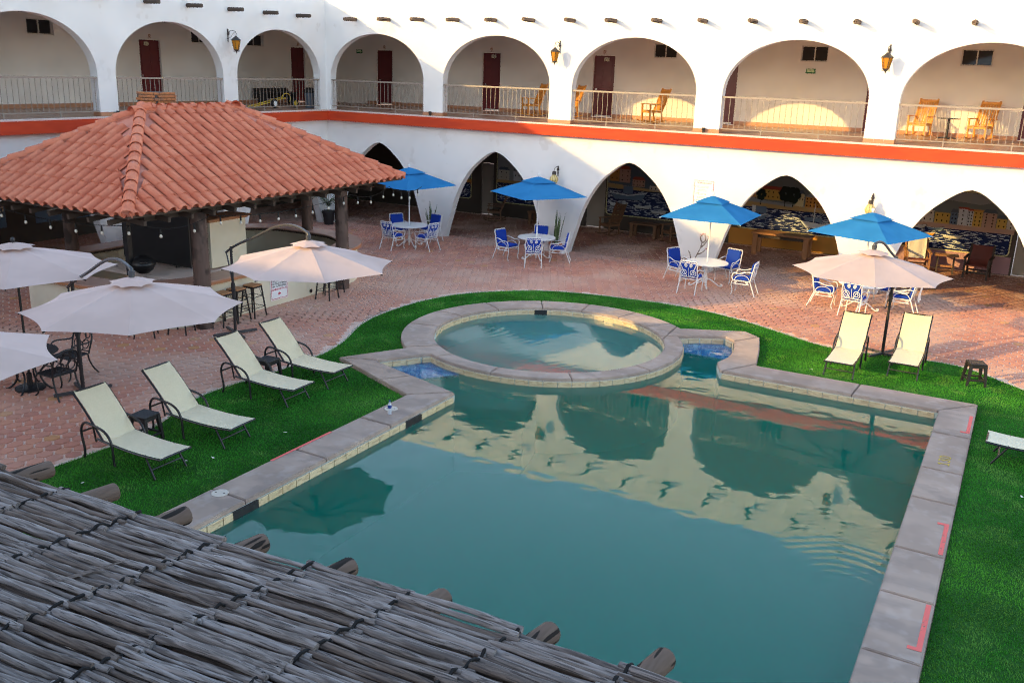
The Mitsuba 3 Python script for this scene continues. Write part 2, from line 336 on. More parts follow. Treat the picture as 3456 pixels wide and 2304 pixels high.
for i, (x, y) in enumerate(rows):
    v, f = tile_mesh(x, y)
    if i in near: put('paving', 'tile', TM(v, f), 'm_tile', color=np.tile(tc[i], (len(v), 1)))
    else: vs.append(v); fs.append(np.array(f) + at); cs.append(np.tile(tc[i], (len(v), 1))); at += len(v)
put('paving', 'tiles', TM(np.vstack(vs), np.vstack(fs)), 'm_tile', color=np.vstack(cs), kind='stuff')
edge = shapely.LineString(spline(lawn_line, 120)).buffer(.035)
thing('lawn_edging', kind='structure'); scene['lawn_edging'] = mikit.ply(ext(edge, -.02, .012), 'm_curb')

# ------------------------------------------------------------------ lawn of artificial grass
thing('lawn', kind='structure'); scene['lawn'] = mikit.ply(sheet(lawn, .008), 'm_grass_base')
def inside(poly, n, rng):
    x0, y0, x1, y1 = poly.bounds; p = rng.uniform((x0, y0), (x1, y1), (n, 2)); return p[shapely.contains_xy(poly, p[:, 0], p[:, 1])]
gp = inside(lawn.intersection(sbox(9.5, -22.5, 28, -4)), 1000000, RNG)
gp = gp[(gp[:, 0] < 24.6) | (RNG.random(len(gp)) < .5)]
n = len(gp); hgt = RNG.uniform(.018, .036, n); az = RNG.uniform(0, 2 * np.pi, n); lean = RNG.uniform(.0, .022, n)
pt = meshkit.fbm(np.c_[gp * .8, np.zeros(n)], 3, 3); pt2 = meshkit.fbm(np.c_[gp * 3.1, np.zeros(n)], 3, 4)
lay = meshkit.noise(np.c_[gp * 1.3, np.zeros(n)], 8) * 6.28
side = np.c_[np.cos(az), np.sin(az)] * .0055
tip = gp + np.c_[np.cos(lay), np.sin(lay)] * lean[:, None] + RNG.normal(0, .006, (n, 2))
v = np.empty((n, 3, 3)); v[:, 0] = np.c_[gp + side, np.full(n, .006)]; v[:, 1] = np.c_[gp - side, np.full(n, .006)]; v[:, 2] = np.c_[tip, .006 + hgt]
g0, g1, g2 = np.array([.034, .22, .018]), np.array([.085, .33, .03]), np.array([.15, .34, .065])
w1 = np.clip((pt - .3) * 2.2, 0, 1)[:, None]; w2 = np.clip((pt2 - .55) * 5, 0, 1)[:, None] * .6
gc = (g0 * (1 - w1) + g1 * w1) * (1 - w2) + g2 * w2; gc *= RNG.uniform(.7, 1.25, (n, 1))
put(None, 'grass', TM(v.reshape(-1, 3), np.arange(3 * n).reshape(-1, 3)), 'm_grass', color=np.repeat(gc, 3, 0))
labels['grass'] = {'label': 'short green artificial turf around the pool coping', 'category': 'grass', 'kind': 'stuff'}

# ------------------------------------------------------------------ pool: shell, water, waterline tiles, coping stones
def wall_of(ring, z0, z1, flip=False):
    p = np.array(ring.coords)[:-1]; n = len(p); v = np.vstack([np.c_[p, np.full(n, z0)], np.c_[p, np.full(n, z1)]]); f = []
    for k in range(n):
        q = (k + 1) % n; f += [(k, q, n + q), (k, n + q, n + k)]
    return TM(v, np.array(f)[:, ::-1] if flip else f)
thing('pool_basin', kind='structure')
step_l = bay_l.union(Polygon([(13.5, -12.6), (14.72, -14.13), (15.9, -13.6), (15.6, -12.4)])).difference(disc(R1))
scene['pool_basin'] = mikit.ply(cat(wall_of(water_main.exterior, -1.5, .03), sheet(water_main.buffer(.02), -1.5), wall_of(water_round.exterior, -.6, .03), sheet(water_round.buffer(.02), -.6)), 'm_poolshell')
put('pool_basin', 'step', ext(step_l.intersection(water_main), -1.5, -.42), 'm_poolshell')
bl = bay_l.intersection(Polygon([(12, -12), (13.3, -12.0), (13.95, -12.75), (13.15, -13.75), (12, -13.8)])).difference(disc(R1))
br = bay_r.intersection(sbox(16.5, -8.55, 18.6, -7)).difference(disc(R1))
for b, lab in ((bl, 'blue mosaic ledge in the left spill corner of the pool'), (br, 'blue mosaic ledge in the right spill corner of the pool')):
    put('pool_basin', 'ledge_body', ext(b, -1.4, -.150), 'm_poolshell'); put('pool_basin', 'mosaic_ledge', ext(b.buffer(-.002), -.148, -.130), 'm_mosaic', label=lab)
def ripple(x, y):
    h = .0012 * (meshkit.noise(np.stack([x * .9, y * 1.5, 0 * x], -1), 1) - .5) + .0013 * (meshkit.noise(np.stack([x * 2.5, y * 4.2, 0 * x], -1), 2) - .5) + .0006 * (meshkit.noise(np.stack([x * 6, y * 11, 0 * x], -1), 3) - .5)
    r = np.hypot(x - 22.3, y + 17.2); amp = np.clip((meshkit.noise(np.stack([x * 1.1, y * 1.1, 0 * x], -1), 5) - .15) * 1.6, 0, 1)
    h = h + 0.0010 * amp * np.sin(2 * np.pi * r / .17 + 5.0 * meshkit.noise(np.stack([x * 2, y * 2, 0 * x], -1), 6)) * np.exp(-(r / 2.1) ** 2) * np.clip(r / .5, 0, 1)
    r = np.hypot(x - 22.0, y + 12.6); h = h + .0004 * np.sin(2 * np.pi * r / .2) * np.exp(-(r / .8) ** 2)
    for bxx, byy in ((13.6, -13.0), (17.5, -8.9)):
        r = np.hypot(x - bxx, y - byy); h = h + .0013 * (meshkit.noise(np.stack([x * 11, y * 11, 0 * x], -1), 7) - .5) * 2 * np.exp(-(r / .75) ** 2)
    return h
def ripple2(x, y):
    r = np.hypot(x - 11.9, y + 9.4); k = meshkit.noise(np.stack([x * 1.5, y * 1.5, 0 * x], -1), 15)
    return .0009 * (meshkit.noise(np.stack([x * 1.2, y * 1.8, 0 * x], -1), 11) - .5) + .0011 * k * np.sin(2 * np.pi * r / .21 + 3 * k) * np.exp(-(r / 3.2) ** 2) + .0005 * (meshkit.noise(np.stack([x * 5, y * 8, 0 * x], -1), 12) - .5)
def water(poly, cell, fn, medium, key):
    x0, y0, x1, y1 = poly.bounds; xs = np.arange(x0 - .1, x1 + .1, cell); ys = np.arange(y0 - .1, y1 + .1, cell)
    X, Y = np.meshgrid(xs, ys, indexing='ij'); ok = shapely.contains_xy(poly.buffer(.03), X + cell / 2, Y + cell / 2)[:-1, :-1]
    idx = np.arange(X.size).reshape(X.shape); i, j = np.nonzero(ok)
    q = np.stack([idx[i, j], idx[i + 1, j], idx[i + 1, j + 1], idx[i, j + 1]], -1); f = np.vstack([q[:, [0, 1, 2]], q[:, [0, 2, 3]]])
    u, inv = np.unique(f, return_inverse=True); v = np.c_[X.ravel()[u], Y.ravel()[u]]
    v = np.c_[v, ZW + fn(v[:, 0], v[:, 1])]
    scene[key] = {**mikit.ply(TM(v, inv.reshape(-1, 3)), 'm_water', smooth=True), 'interior': {'type': 'ref', 'id': medium}}
    USED.add(key); labels[key] = {'kind': 'structure'}
water(water_main, .035, ripple, 'pool_medium', 'pool_water')
water(water_round, .03, ripple2, 'pool_medium_clear', 'round_pool_water')

thing('waterline_tiling', kind='structure')
def tile_run(line, inward):
    L = line.length; k = max(1, int(round(L / .285))); s = L / k
    for a in range(k):
        c = line.interpolate(a * s + s / 2); c2 = line.interpolate(a * s + s / 2 + .01); dx, dy = c2.x - c.x, c2.y - c.y; l = math.hypot(dx, dy) + 1e-9; dx, dy = dx / l, dy / l
        nx, ny = (-dy, dx) if inward else (dy, -dx); w = s / 2 - .006
        m = bx(-w, w, -.012, .012, -.10, .022, .004); T = np.eye(4); T[:3, 0] = (dx, dy, 0); T[:3, 1] = (nx, ny, 0); T[:3, 3] = (c.x, c.y, RNG.uniform(-.001, .001))
        put('waterline_tiling', 'tile', moved(m, T), 'm_wtile')
LS = shapely.LineString
tile_run(LS([(14.74, -14.2), (14.74, -22.5)]), True)
tile_run(LS([(18.55, -9.95), (22.6, -9.95)]), True)
a0 = np.linspace(-.62, 1.72, 60) * np.pi
tile_run(LS([(CX + math.cos(a) * (R1 + .0) , CY + math.sin(a) * (R1 + .0)) for a in np.linspace(-2.27, .46, 40)]), True)
tile_run(LS([(CX + math.cos(a) * R0, CY + math.sin(a) * R0) for a in np.linspace(.02 * np.pi, 1.13 * np.pi, 40)]), True)
tile_run(LS([(12.38, -13.37), (12.88, -12.56)]), True); tile_run(LS([(12.9, -12.54), (13.08, -12.31), (13.3, -12.15)]), True)
tile_run(LS([(16.93, -8.03), (17.25, -7.73), (17.83, -7.39)]), True); tile_run(LS([(17.88, -7.4), (18.1, -7.62), (18.32, -8.3)]), True)
thing('skimmer', 'dark skimmer slot under the left pool edge below the bottle', 'pool skimmer'); scene['skimmer'] = mikit.ply(bx(14.70, 14.757, -15.74, -15.26, -.10, .024), 'm_black')
thing('skimmer_001', 'dark skimmer slot under the left pool edge near the stick roof', 'pool skimmer'); scene['skimmer_001'] = mikit.ply(bx(14.70, 14.757, -19.75, -19.27, -.10, .024), 'm_black'); USED.add('skimmer_001')
thing('skimmer_002', 'dark skimmer slot at the far rim of the round pool', 'pool skimmer'); USED.add('skimmer_002')
scene['skimmer_002'] = mikit.ply(moved(bx(-.16, .16, -.02, .02, -.10, .024), TR(CX + math.cos(2.12) * R0, CY + math.sin(2.12) * R0, 0, 2.12 - math.pi / 2)), 'm_black')

thing('pool_coping', kind='structure')
def stone(poly):
    poly = poly.buffer(-.005)
    for g in getattr(poly, 'geoms', [poly]):
        if g.area < .01: continue
        put('pool_coping', 'stone', cat([ext(g.buffer(-i), z0, z1) for i, z0, z1 in ((0, -.02, ZC - .022), (.006, ZC - .022, ZC - .008), (.02, ZC - .008, ZC + RNG.uniform(-.001, .001)))]), 'm_coping')
cuts = []
for y in (-16.1, -17.75, -19.45, -21.2): cuts.append(LS([(13.9, y), (14.9, y - .03)]))
for y in (-11.2, -12.95, -14.2, -15.95, -17.2, -18.55, -20.2, -21.9): cuts.append(LS([(22.5, y + .02), (23.4, y)]))
cuts += [LS([(22.55, -10.04), (23.4, -9.05)]), LS([(21.15, -9), (21.1, -10.1)]), LS([(19.06, -9.0), (18.5, -10.05)]), LS([(14.85, -14.0), (13.9, -14.85)]), LS([(12.45, -13.3), (11.4, -13.75)]), LS([(13.55, -13.7), (13.0, -14.5)]),
         LS([(12.1, -12.4), (12.9, -11.7)]), LS([(18.15, -7.6), (18.7, -6.6)]), LS([(16.6, -7.1), (16.7, -8.4)]), LS([(13, -22.7), (24, -22.7)])]
for a in (.62, .95, 1.32, 1.72, 2.1, 2.55, 3.0, 3.42): cuts.append(LS([(CX + math.cos(a) * r, CY + math.sin(a) * r) for r in (R0 - .1, R2 + .2)]))
for a in (-.35, -.95, -1.5, -2.0): cuts.append(LS([(CX + math.cos(a) * r, CY + math.sin(a) * r) for r in (R0 - .1, R1 + .1)]))
for g in coping_area.difference(unary_union(cuts).buffer(.004)).geoms: stone(g)
def mark(poly, bsdf, lab): put('pool_coping', 'paint_mark', sheet(poly, ZC + .005), bsdf, label=lab)
for i, (x, y0, y1, foot) in enumerate(((23.2, -10.93, -9.97, -1), (23.2, -15.88, -14.93, 1), (23.2, -18.26, -17.25, -1))):
    fy = y0 if foot < 0 else y1
    m = unary_union([sbox(x - .02, y0, x + .03, y1), sbox(x - .11, fy - .03, x + .03, fy + .03)]); r = np.random.default_rng(i)
    m = m.difference(unary_union([Point(x + r.uniform(-.16, .04), r.uniform(y0, y1)).buffer(r.uniform(.006, .02)) for _ in range(26)])).buffer(.004)
    mark(m, 'm_paintmark', 'faded coral paint line on the right coping')
mark(sbox(14.06, -18.3, 14.11, -16.9), 'm_paintmark', 'coral paint stripe along the left coping edge')
num = meshkit.text_mesh('130', .17, .002); put('pool_coping', 'paint_number', moved(num, TR(23.05, -12.72, ZC + .004, math.pi / 2)), 'm_yellowpaint', label='faded yellow 130 painted on the coping')

# ------------------------------------------------------------------ the two arcaded wings
SLAB, BANDZ, EAVE, YB, XA, TH = 4.22, 3.84, 8.09, 5.6, -4.5, .31
low_prof = [(0, 2.03), (.35, 1.94), (.7, 1.83), (1.2, 1.68), (1.8, 1.44), (2.2, 1.2), (2.5, .97), (2.75, .70), (2.95, .45), (3.08, .24), (3.15, 0)]
def low_arch(c):
    zz = np.array([z for z, _ in low_prof]); ww = np.array([w for _, w in low_prof])
    r = [(c + w, z) for z, w in low_prof]; l = [(c - w, z) for z, w in low_prof][::-1]
    sp = spline(r, 22).tolist(); sl = [(2 * c - x, z) for x, z in sp][::-1]
    return Polygon([(sp[0][0], -.2), *sp, *sl[1:], (sl[-1][0], -.2)])
def up_arch(c, hw=2.07):
    a = np.linspace(0, math.pi, 41)
    return Polygon([(c + hw, SLAB - .3), *[(c + hw * math.cos(t) ** 1, 5.38 + 1.545 * math.sin(t)) for t in a], (c - hw, SLAB - .3)])
LOWB, UPB = [2.38 + 4.94 * k for k in range(6)], [2.28 + 4.945 * k for k in range(6)]
LOWA, UPA = [-2.42 - 4.735 * k for k in range(6)], [-2.42 - 4.75 * k for k in range(6)]
def wing(name, label, along, lows, ups, lo, hi):
    w = thing(name, label, 'building')
    st = (lambda p, a, b: stand(p, a, b)) if along == 'x' else (lambda p, a, b: stand_x(p, -b, -a))
    put(w, 'lower_wall', st(sbox(lo, -.1, hi, BANDZ - .002).difference(unary_union([low_arch(c) for c in lows])), 0, TH), 'm_stucco', smooth=28)
    put(w, 'upper_wall', st(sbox(lo, SLAB + .002, hi, EAVE + (.03 if along == 'x' else 0)).difference(unary_union([up_arch(c) for c in ups])), 0, TH), 'm_stucco', smooth=28)
    return w, st
WB, stB = wing('north_wing', 'white two storey arcaded hotel wing with arches, half in sun', 'x', LOWB, UPB, 0.0, 29.5)
WA, stA = wing('west_wing', 'white two storey arcaded hotel wing in shade behind the bar roof', 'y', LOWA, UPA, -27.0, TH)
# floor slabs with the red band, curbs and roofs
put(WB, 'red_band', bx(-.22, 29.5, -.22, -.003, BANDZ, SLAB - .045), 'm_band'); put(WA, 'red_band', bx(.003, .22, -27, -.223, BANDZ, SLAB - .045), 'm_band')
put(WB, 'curb', bx(-.2, 29.5, -.20, -.003, SLAB - .045, SLAB - .004), 'm_curb'); put(WA, 'curb', bx(.003, .20, -27, -.203, SLAB - .045, SLAB - .004), 'm_curb')
put(WB, 'gallery_floor', bx(XA, 29.5, -.002, YB, BANDZ + .02, SLAB), 'm_floor'); put(WA, 'gallery_floor', bx(XA, -.002, -27, -.004, BANDZ + .02, SLAB), 'm_floor')
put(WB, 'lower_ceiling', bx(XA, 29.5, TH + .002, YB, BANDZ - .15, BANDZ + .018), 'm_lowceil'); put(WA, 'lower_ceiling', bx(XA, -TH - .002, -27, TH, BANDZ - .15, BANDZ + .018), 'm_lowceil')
put(WB, 'roof_slab', bx(XA - .2, 29.5, TH + .002, YB + .2, 7.25, 7.5), 'm_inner'); put(WA, 'roof_slab', bx(XA - .2, -TH - .002, -27, TH, 7.25, 7.5), 'm_inner')
for y in np.arange(-25.5, 0, 1.1): put(WA, 'ceiling_beam', bx(XA, -TH - .01, y, y + .14, 7.09, 7.248), 'm_darkwood')
# back walls with door and window openings
doorsB = [(-1.90, -1.07, 'B1'), (3.40, 4.23, '28'), (8.30, 9.17, '27'), (13.0, 13.86, ''), (18.25, 19.1, ''), (22.9, 23.8, '')]
winsB = [(10.66, 11.56, 6.43, 6.94), (15.96, 16.86, 6.43, 6.95), (20.93, 21.84, 6.42, 6.93)]
doorsA = [(-4.58, -3.66, '32'), (3.14, 4.02, '')]
winsA = [(-8.77, -7.85, 6.45, 6.94), (-2.2, -1.3, 6.43, 6.92), (.62, 1.54, 6.42, 6.88), (-17.4, -16.5, 6.45, 6.94)]
DT = 6.46
ldB = [(3.45, 4.05), (8.3, 9.1), (13.0, 13.85), (23.4, 24.25), (18.6, 19.3)]
def back(w, st, doors, wins, lo, hi, off, ld):
    up = sbox(lo, SLAB, hi, 7.25).difference(unary_union([sbox(a, SLAB - .1, b, DT) for a, b, _ in doors] + [sbox(a, z0, b, z1) for a, b, z0, z1 in wins]))
    put(w, 'upper_back_wall', st(up, off, off + .16), 'm_inner')
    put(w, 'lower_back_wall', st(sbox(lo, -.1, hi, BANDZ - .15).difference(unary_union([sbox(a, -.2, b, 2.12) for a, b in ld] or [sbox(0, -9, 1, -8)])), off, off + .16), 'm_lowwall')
    for a, b, t in doors:
        k = put(w, 'door', st(sbox(a + .03, SLAB + .005, b - .03, DT - .03), off + .10, off + .14), 'm_door')
        put(k, 'frame', st(sbox(a, SLAB + .003, b, DT).difference(sbox(a + .045, SLAB - .1, b - .045, DT - .045)), off + .085, off + .13), 'm_door')
        W = b - a - .1; H = DT - SLAB
        for r0, r1 in ((.30, .95), (1.1, 1.75), (1.84, 2.12)):
            for s in (0, 1):
                x0 = a + .05 + .09 + s * (W / 2 - .02); x1 = x0 + W / 2 - .17 + .01
                put(k, 'panel', moved(st(sbox(x0, SLAB + r0, x1, SLAB + r1), off + .088, off + .10), np.eye(4)), 'm_door')
        put(k, 'handle', st(Point(a + .12, SLAB + 1.02).buffer(.035), off + .06, off + .1), 'm_steel')
        put(k, 'kick_plate', st(sbox(a + .1, SLAB + .02, b - .1, SLAB + .07), off + .09, off + .098), 'm_alu')
        if t and t != 'B1':
            cx = (a + b) / 2 + (.06 if w == WB else -.08)
            put(k, 'number_plate', st(sbox(cx - .10, DT - .19, cx + .10, DT - .06), off + .075, off + .087), 'm_cream')
            m = meshkit.text_mesh(t, .095, .004); m.apply_translation((-m.bounds.mean(0)[0], -.047, 0))
            if w == WB: put(k, 'number', moved(m, TR(cx, off + .0745, DT - .125) @ rot_x(math.pi / 2)), 'm_blackink')
            else: put(k, 'number', moved(m, TR(-off - .0745, cx, DT - .125, math.pi / 2) @ rot_x(math.pi / 2)), 'm_blackink')
        cx = (a + b) / 2
        put(k, 'emblem', st(Point(cx, DT + .15).buffer(.055).difference(Point(cx, DT + .15).buffer(.032)).union(sbox(cx - .07, DT + .055, cx + .07, DT + .075)).union(sbox(cx - .012, DT + .10, cx + .012, DT + .19)), off - .008, off - .001), 'm_skirt')
    for a, b, z0, z1 in wins:
        k = put(w, 'window', st(sbox(a, z0, b, z1).difference(unary_union([sbox(a + .04, z0 + .04, (a + b) / 2 - .02, z1 - .04), sbox((a + b) / 2 + .02, z0 + .04, b - .04, z1 - .04)])), off + .09, off + .13), 'm_alu')
        put(k, 'pane', st(sbox(a + .035, z0 + .035, (a + b) / 2 - .015, z1 - .035), off + .118, off + .122), 'm_glassdark'); put(k, 'pane', st(sbox((a + b) / 2 + .015, z0 + .035, b - .035, z1 - .035), off + .105, off + .109), 'm_glassdark')
    for a, b in ld:
        k = put(w, 'lower_door', st(sbox(a + .02, .01, b - .02, 2.1), off + .08, off + .13), 'm_beigedoor')
        for r0, r1 in ((.2, .95), (1.08, 1.95)): put(k, 'panel', st(sbox(a + .12, r0, b - .12, r1), off + .068, off + .08), 'm_beigedoor')
    e = lo
    for a, b, _ in sorted(doors) + [(hi, hi, '')]:
        if a > e + .05:
            for x0, x1 in [(q, min(q + .42, a)) for q in np.arange(e, a, .42)]:
                if lo + 2 < x0 or w == WA: put(w, 'skirting_tile', st(sbox(x0 + .003, SLAB + .002, x1 - .003, SLAB + .13), off - .014, off - .002), 'm_skirt')
        e = max(e, b)
back(WB, stB, doorsB, winsB, XA, 29.5, YB, ldB)
back(WA, stA, doorsA, winsA, -27.0, YB, -XA, [])
put(WB, 'end_wall', bx(29.5, 29.7, 0, YB + .2, 0, EAVE), 'm_stucco')
put(WA, 'end_wall', bx(XA - .2, 0, -27.2, -27.0, 0, EAVE), 'm_stucco')
put(WB, 'access_panel', stB(sbox(10.22, 5.47, 10.48, 6.04), YB - .006, YB - .001), 'm_inner')
# pillar feet tiled in terracotta, beam ends, railings
for W_, st, ups in ((WB, stB, UPB), (WA, stA, UPA)):
    for c in ups[:6]:
        s = 1 if W_ == WB else -1; a, b = sorted((c + s * 2.07, c + s * (4.945 - 2.07 if s > 0 else 4.75 - 2.07)))
        for x0 in np.linspace(a, b, 4)[:-1]: put(W_, 'skirting_tile', st(sbox(x0 + .004, SLAB + .003, x0 + (b - a) / 3 - .004, SLAB + .115), -.014, -.002), 'm_skirt')
        for e in (a, b):
            m = st(sbox(e - .007, SLAB + .003, e + .007, SLAB + .115), -.014, TH); put(W_, 'skirting_tile', m, 'm_skirt')
for k in range(18):
    L = RNG.uniform(.58, .72); x = 1.444 + 1.437 * k + RNG.uniform(-.03, .03)
    put(WB, 'beam_end', tube([(x, .05, 7.40), (x + .01, -L * .5, 7.40), (x, -L, 7.39 + RNG.uniform(-.02, .02))], [.066, .068, .062], 9), 'm_beam', smooth=50)
for y in (-1.5, -3.13, -4.73, -6.43, -8.02, -9.62, -11.2, -12.8, -14.4, -16.0, -17.6):
    L = RNG.uniform(.55, .66); put(WA, 'beam_end', tube([(-.05, y, 7.44), (L, y + .01, 7.43)], [.066, .062], 9), 'm_darkwood', smooth=50)
def railing(W_, c, hw, lab):
    t = thing('railing', lab, 'railing', 'pale metal railings in the upper arches'); X = W_ == WB; q = .06
    f = lambda a, z, o=q: (a, o, z) if X else (-o, a, z)
    put(t, 'top_rail', bar(f(c - hw + .004, 5.28), f(c + hw - .004, 5.28), .06, .05), 'm_rail'); put(t, 'bottom_rail', bar(f(c - hw + .004, 4.36), f(c + hw - .004, 4.36), .03, .025), 'm_rail')
    nb = 25
    for i in range(nb):
        a = c - hw + (i + .5) * 2 * hw / nb; put(t, 'bar', bar(f(a, 4.37), f(a, 5.257), .013, .013), 'm_rail')
    for a in (c - hw * .4, c + hw * .4): put(t, 'foot', bar(f(a, SLAB), f(a, 4.35), .03, .03), 'm_rail')
ordn = ['first', 'second', 'third', 'fourth', 'fifth', 'sixth']
for i, c in enumerate(UPB[:5]): railing(WB, c, 2.07, f'pale barred railing in the {ordn[i]} upper arch right of the corner')
for i, c in enumerate(UPA[:3]): railing(WA, c, 2.07, f'shaded barred railing in the {ordn[i]} upper arch left of the corner')
def arrow_sign(x, z, lab):
    t = thing('exit_sign', lab, 'sign', None)
    put(t, 'board', stB(sbox(x, z, x + .32, z + .15), YB - .02, YB - .004), 'm_green')
    ar = unary_union([sbox(x + .03, z + .05, x + .23, z + .10), Polygon([(x + .22, z + .02), (x + .22, z + .13), (x + .295, z + .075)]), sbox(x + .03, z + .11, x + .25, z + .135)])
    put(t, 'arrow', stB(ar, YB - .026, YB - .021), 'm_greenpale')
arrow_sign(16.2, 6.05, 'green arrow sign on the gallery wall under a window'); arrow_sign(-2.97, 6.32, 'small dark green sign beside the door nearest the corner')
for x, y, lab in ((14.6, -.1, 'small dark floor lamp at the foot of the pillar right of the third upper arch'), (4.7, -.1, 'small dark floor lamp at the foot of the pillar right of the first upper arch'), (.1, -9.35, 'small floor lamp on the shaded wing ledge')):
    t = thing('floor_spotlight', lab, 'spotlight'); put(t, 'base', bx(x - .03, x + .03, y - .03, y + .03, SLAB - .004, SLAB + .05), 'm_black'); put(t, 'head', lathe([(0, 0), (.045, .01), (.055, .06), (.05, .10), (0, .1)], 10, x, y, SLAB + .05), 'm_black', smooth=40)
# the wing behind the photographer, whose roof line shades the pool
WC = thing('south_wing', 'white hotel wing behind the viewpoint', 'building')
put(WC, 'wall', bx(-12, 44, -39, -32.9, 0, 8.1), 'm_stucco')
put(WC, 'terrace', bx(14, 34, -32.898, -27.0, 2.9, 4.2), 'm_stucco')
for x in (15, 21, 27, 33): put(WC, 'terrace_column', bx(x - .2, x + .2, -27.6, -27.2, 0, 2.898), 'm_stucco')

# ------------------------------------------------------------------ lamps on the walls
def lantern(x, y, z, ox, oy, lab):
    """an iron bracket on the wall at (x, y, z); the lantern hangs at the offset (ox, oy)"""
    t = thing('wall_lantern', lab, 'lantern', 'amber hexagonal lanterns on the upper walls'); n = np.array([ox, oy, 0.]); u = n / np.linalg.norm(n)
    p = lambda d, h: np.array([x, y, z]) + u * d + [0, 0, h]; L = np.linalg.norm(n)
    put(t, 'bracket', cat(bar(p(.012, -.28), p(.012, .12), .03, .03), tube(spline([p(.02, .0), p(.12, .05), p(L * .6, .07), p(L, .02), p(L, -.1)], 16), .010, 5), tube([p(.06, .0) + [0, 0, -.02 + .05 * math.sin(a)] + u * .05 * math.cos(a) for a in np.linspace(0, 6.3, 14)], .007, 4), tube(spline([p(.02, -.16), p(.14, -.13), p(L * .7, -.02), p(L, .02)], 12), .007, 4), lathe([(0, -.06), (.045, 0), (0, .06)], 8, *p(.03, -.03))), 'm_iron')
    q = p(L, -.12)
    put(t, 'roof', lathe([(.03, .02), (.05, -.01), (.09, -.04), (.165, -.10), (.17, -.115), (.0, -.115)], 6, *q), 'm_iron')
    put(t, 'glass', lathe([(.14, -.116), (.078, -.40)], 6, *q), 'm_amber'); put(t, 'core', lathe([(.0, -.118), (.11, -.118), (.06, -.398), (0, -.398)], 6, *q), 'm_amber_d')
    fr = [rod(q + [.142 * math.cos(a), .142 * math.sin(a), -.112], q + [.08 * math.cos(a), .08 * math.sin(a), -.405], .009, 4) for a in np.arange(6) * math.pi / 3]
    curl = [tube([q + [(.085 + .02 * math.sin(b)) * math.cos(a), (.085 + .02 * math.sin(b)) * math.sin(a), -.41 - .025 * (1 - math.cos(b))] for b in np.linspace(0, 4.2, 8)], .006, 4) for a in np.arange(6) * math.pi / 3]
    put(t, 'frame', cat(*fr, *curl, lathe([(.082, -.395), (.088, -.41), (.05, -.44), (.015, -.47), (.02, -.49), (0, -.53)], 6, *q)), 'm_iron')
lantern(9.62, -.0, 6.68, 0, -.36, 'amber hexagonal wall lantern on the sunlit pillar between the second and third upper arches')
lantern(19.57, -.0, 6.72, 0, -.36, 'amber hexagonal wall lantern on the sunlit pillar between the fourth and fifth upper arches')
lantern(.0, -4.83, 6.72, .36, 0, 'amber hexagonal wall lantern on the shaded wall left of the corner')
def globe_lamp(x, z, lab):
    t = thing('globe_lamp', lab, 'lamp', 'ribbed glass globe lamps on the lower pillars'); y = -.30
    put(t, 'bracket', cat(bar((x, -.012, z + .18), (x, -.012, z + .52), .03, .03), lathe([(0, -.09), (.05, 0), (0, .09)], 8, x, -.03, z + .40), tube(spline([(x, -.02, z + .42), (x, -.1, z + .50), (x, -.22, z + .48), (x, y, z + .36)], 12), .009, 5)), 'm_iron')
    put(t, 'cap', lathe([(0, .36), (.065, .36), (.07, .27), (.06, .26)], 10, x, y, z), 'm_iron', smooth=40)
    a = np.arange(40) * 2 * np.pi / 40; prof = [(.055, .26), (.10, .21), (.142, .13), (.142, .07), (.105, -.01), (.05, -.06)]
    v = np.array([[x + r * (1 - .10 * abs(math.cos(4 * w)) ** 6) * math.cos(w), y + r * (1 - .10 * abs(math.cos(4 * w)) ** 6) * math.sin(w), z + h] for r, h in prof for w in a])
    m = lathe(prof, 40); put(t, 'glass_globe', TM(v, m.faces), 'm_globe', smooth=True)
    put(t, 'ribs', cat(*[tube([(x + (r + .002) * math.cos(w), y + (r + .002) * math.sin(w), z + h) for r, h in [(r * .905, h) for r, h in prof]], .006, 4) for w in np.arange(8) * math.pi / 4]), 'm_iron')
    put(t, 'finial', lathe([(.05, -.06), (.035, -.09), (.045, -.11), (0, -.16)], 10, x, y, z), 'm_iron', smooth=40)
globe_lamp(9.75, 2.34, 'shaded ribbed glass globe lamp above the second blue umbrella'); globe_lamp(19.66, 2.32, 'sunlit ribbed glass globe lamp above the rightmost blue umbrella')
globe_lamp(.35, 2.34, 'ribbed glass globe lamp near the inner corner, behind the bar')

# ------------------------------------------------------------------ painted harbour scenes on the lower back wall
def mural(lab, x0, x1, z0, z1, items, dashes, seed):
    t = thing('mural', lab, 'mural', None); Y = YB - .012; r = np.random.default_rng(seed)
    lay = {}
    def L(n, name, poly, mat, kind=None, label=None): put(t, name, stand(poly.intersection(sbox(x0 - .09, z0 - .09, x1 + .09, z1 + .09)), Y - .003 * n - .0024, Y - .003 * n), 'm_mural_' + mat, kind=kind, label=label)
    rr = lambda d: sbox(x0, z0, x1, z1).buffer(-.10).buffer(.10 + d)
    L(0, 'border', rr(.05), 'frame'); L(1, 'outline', rr(.012), 'line'); L(2, 'sky', rr(0), 'sky')
    for it in items:
        L(*it)
    zsea = dashes
    L(4, 'sea', rr(0).intersection(sbox(x0 - 1, z0 - 1, x1 + 1, zsea)), 'sea')
    ds = []
    for _ in range(int((x1 - x0) * (zsea - z0) * 130)):
        x, z, l, h = r.uniform(x0, x1), r.uniform(z0 + .03, zsea - .03), r.uniform(.04, .11), r.uniform(.006, .012)
        ds.append(Polygon([(x - l, z), (x - l * .4, z + h), (x + l * .5, z + h * .8), (x + l, z - .2 * h), (x, z - h)]))
    L(5, 'wave_strokes', unary_union(ds).intersection(rr(-.02)), 'foam', 'stuff')
    return t
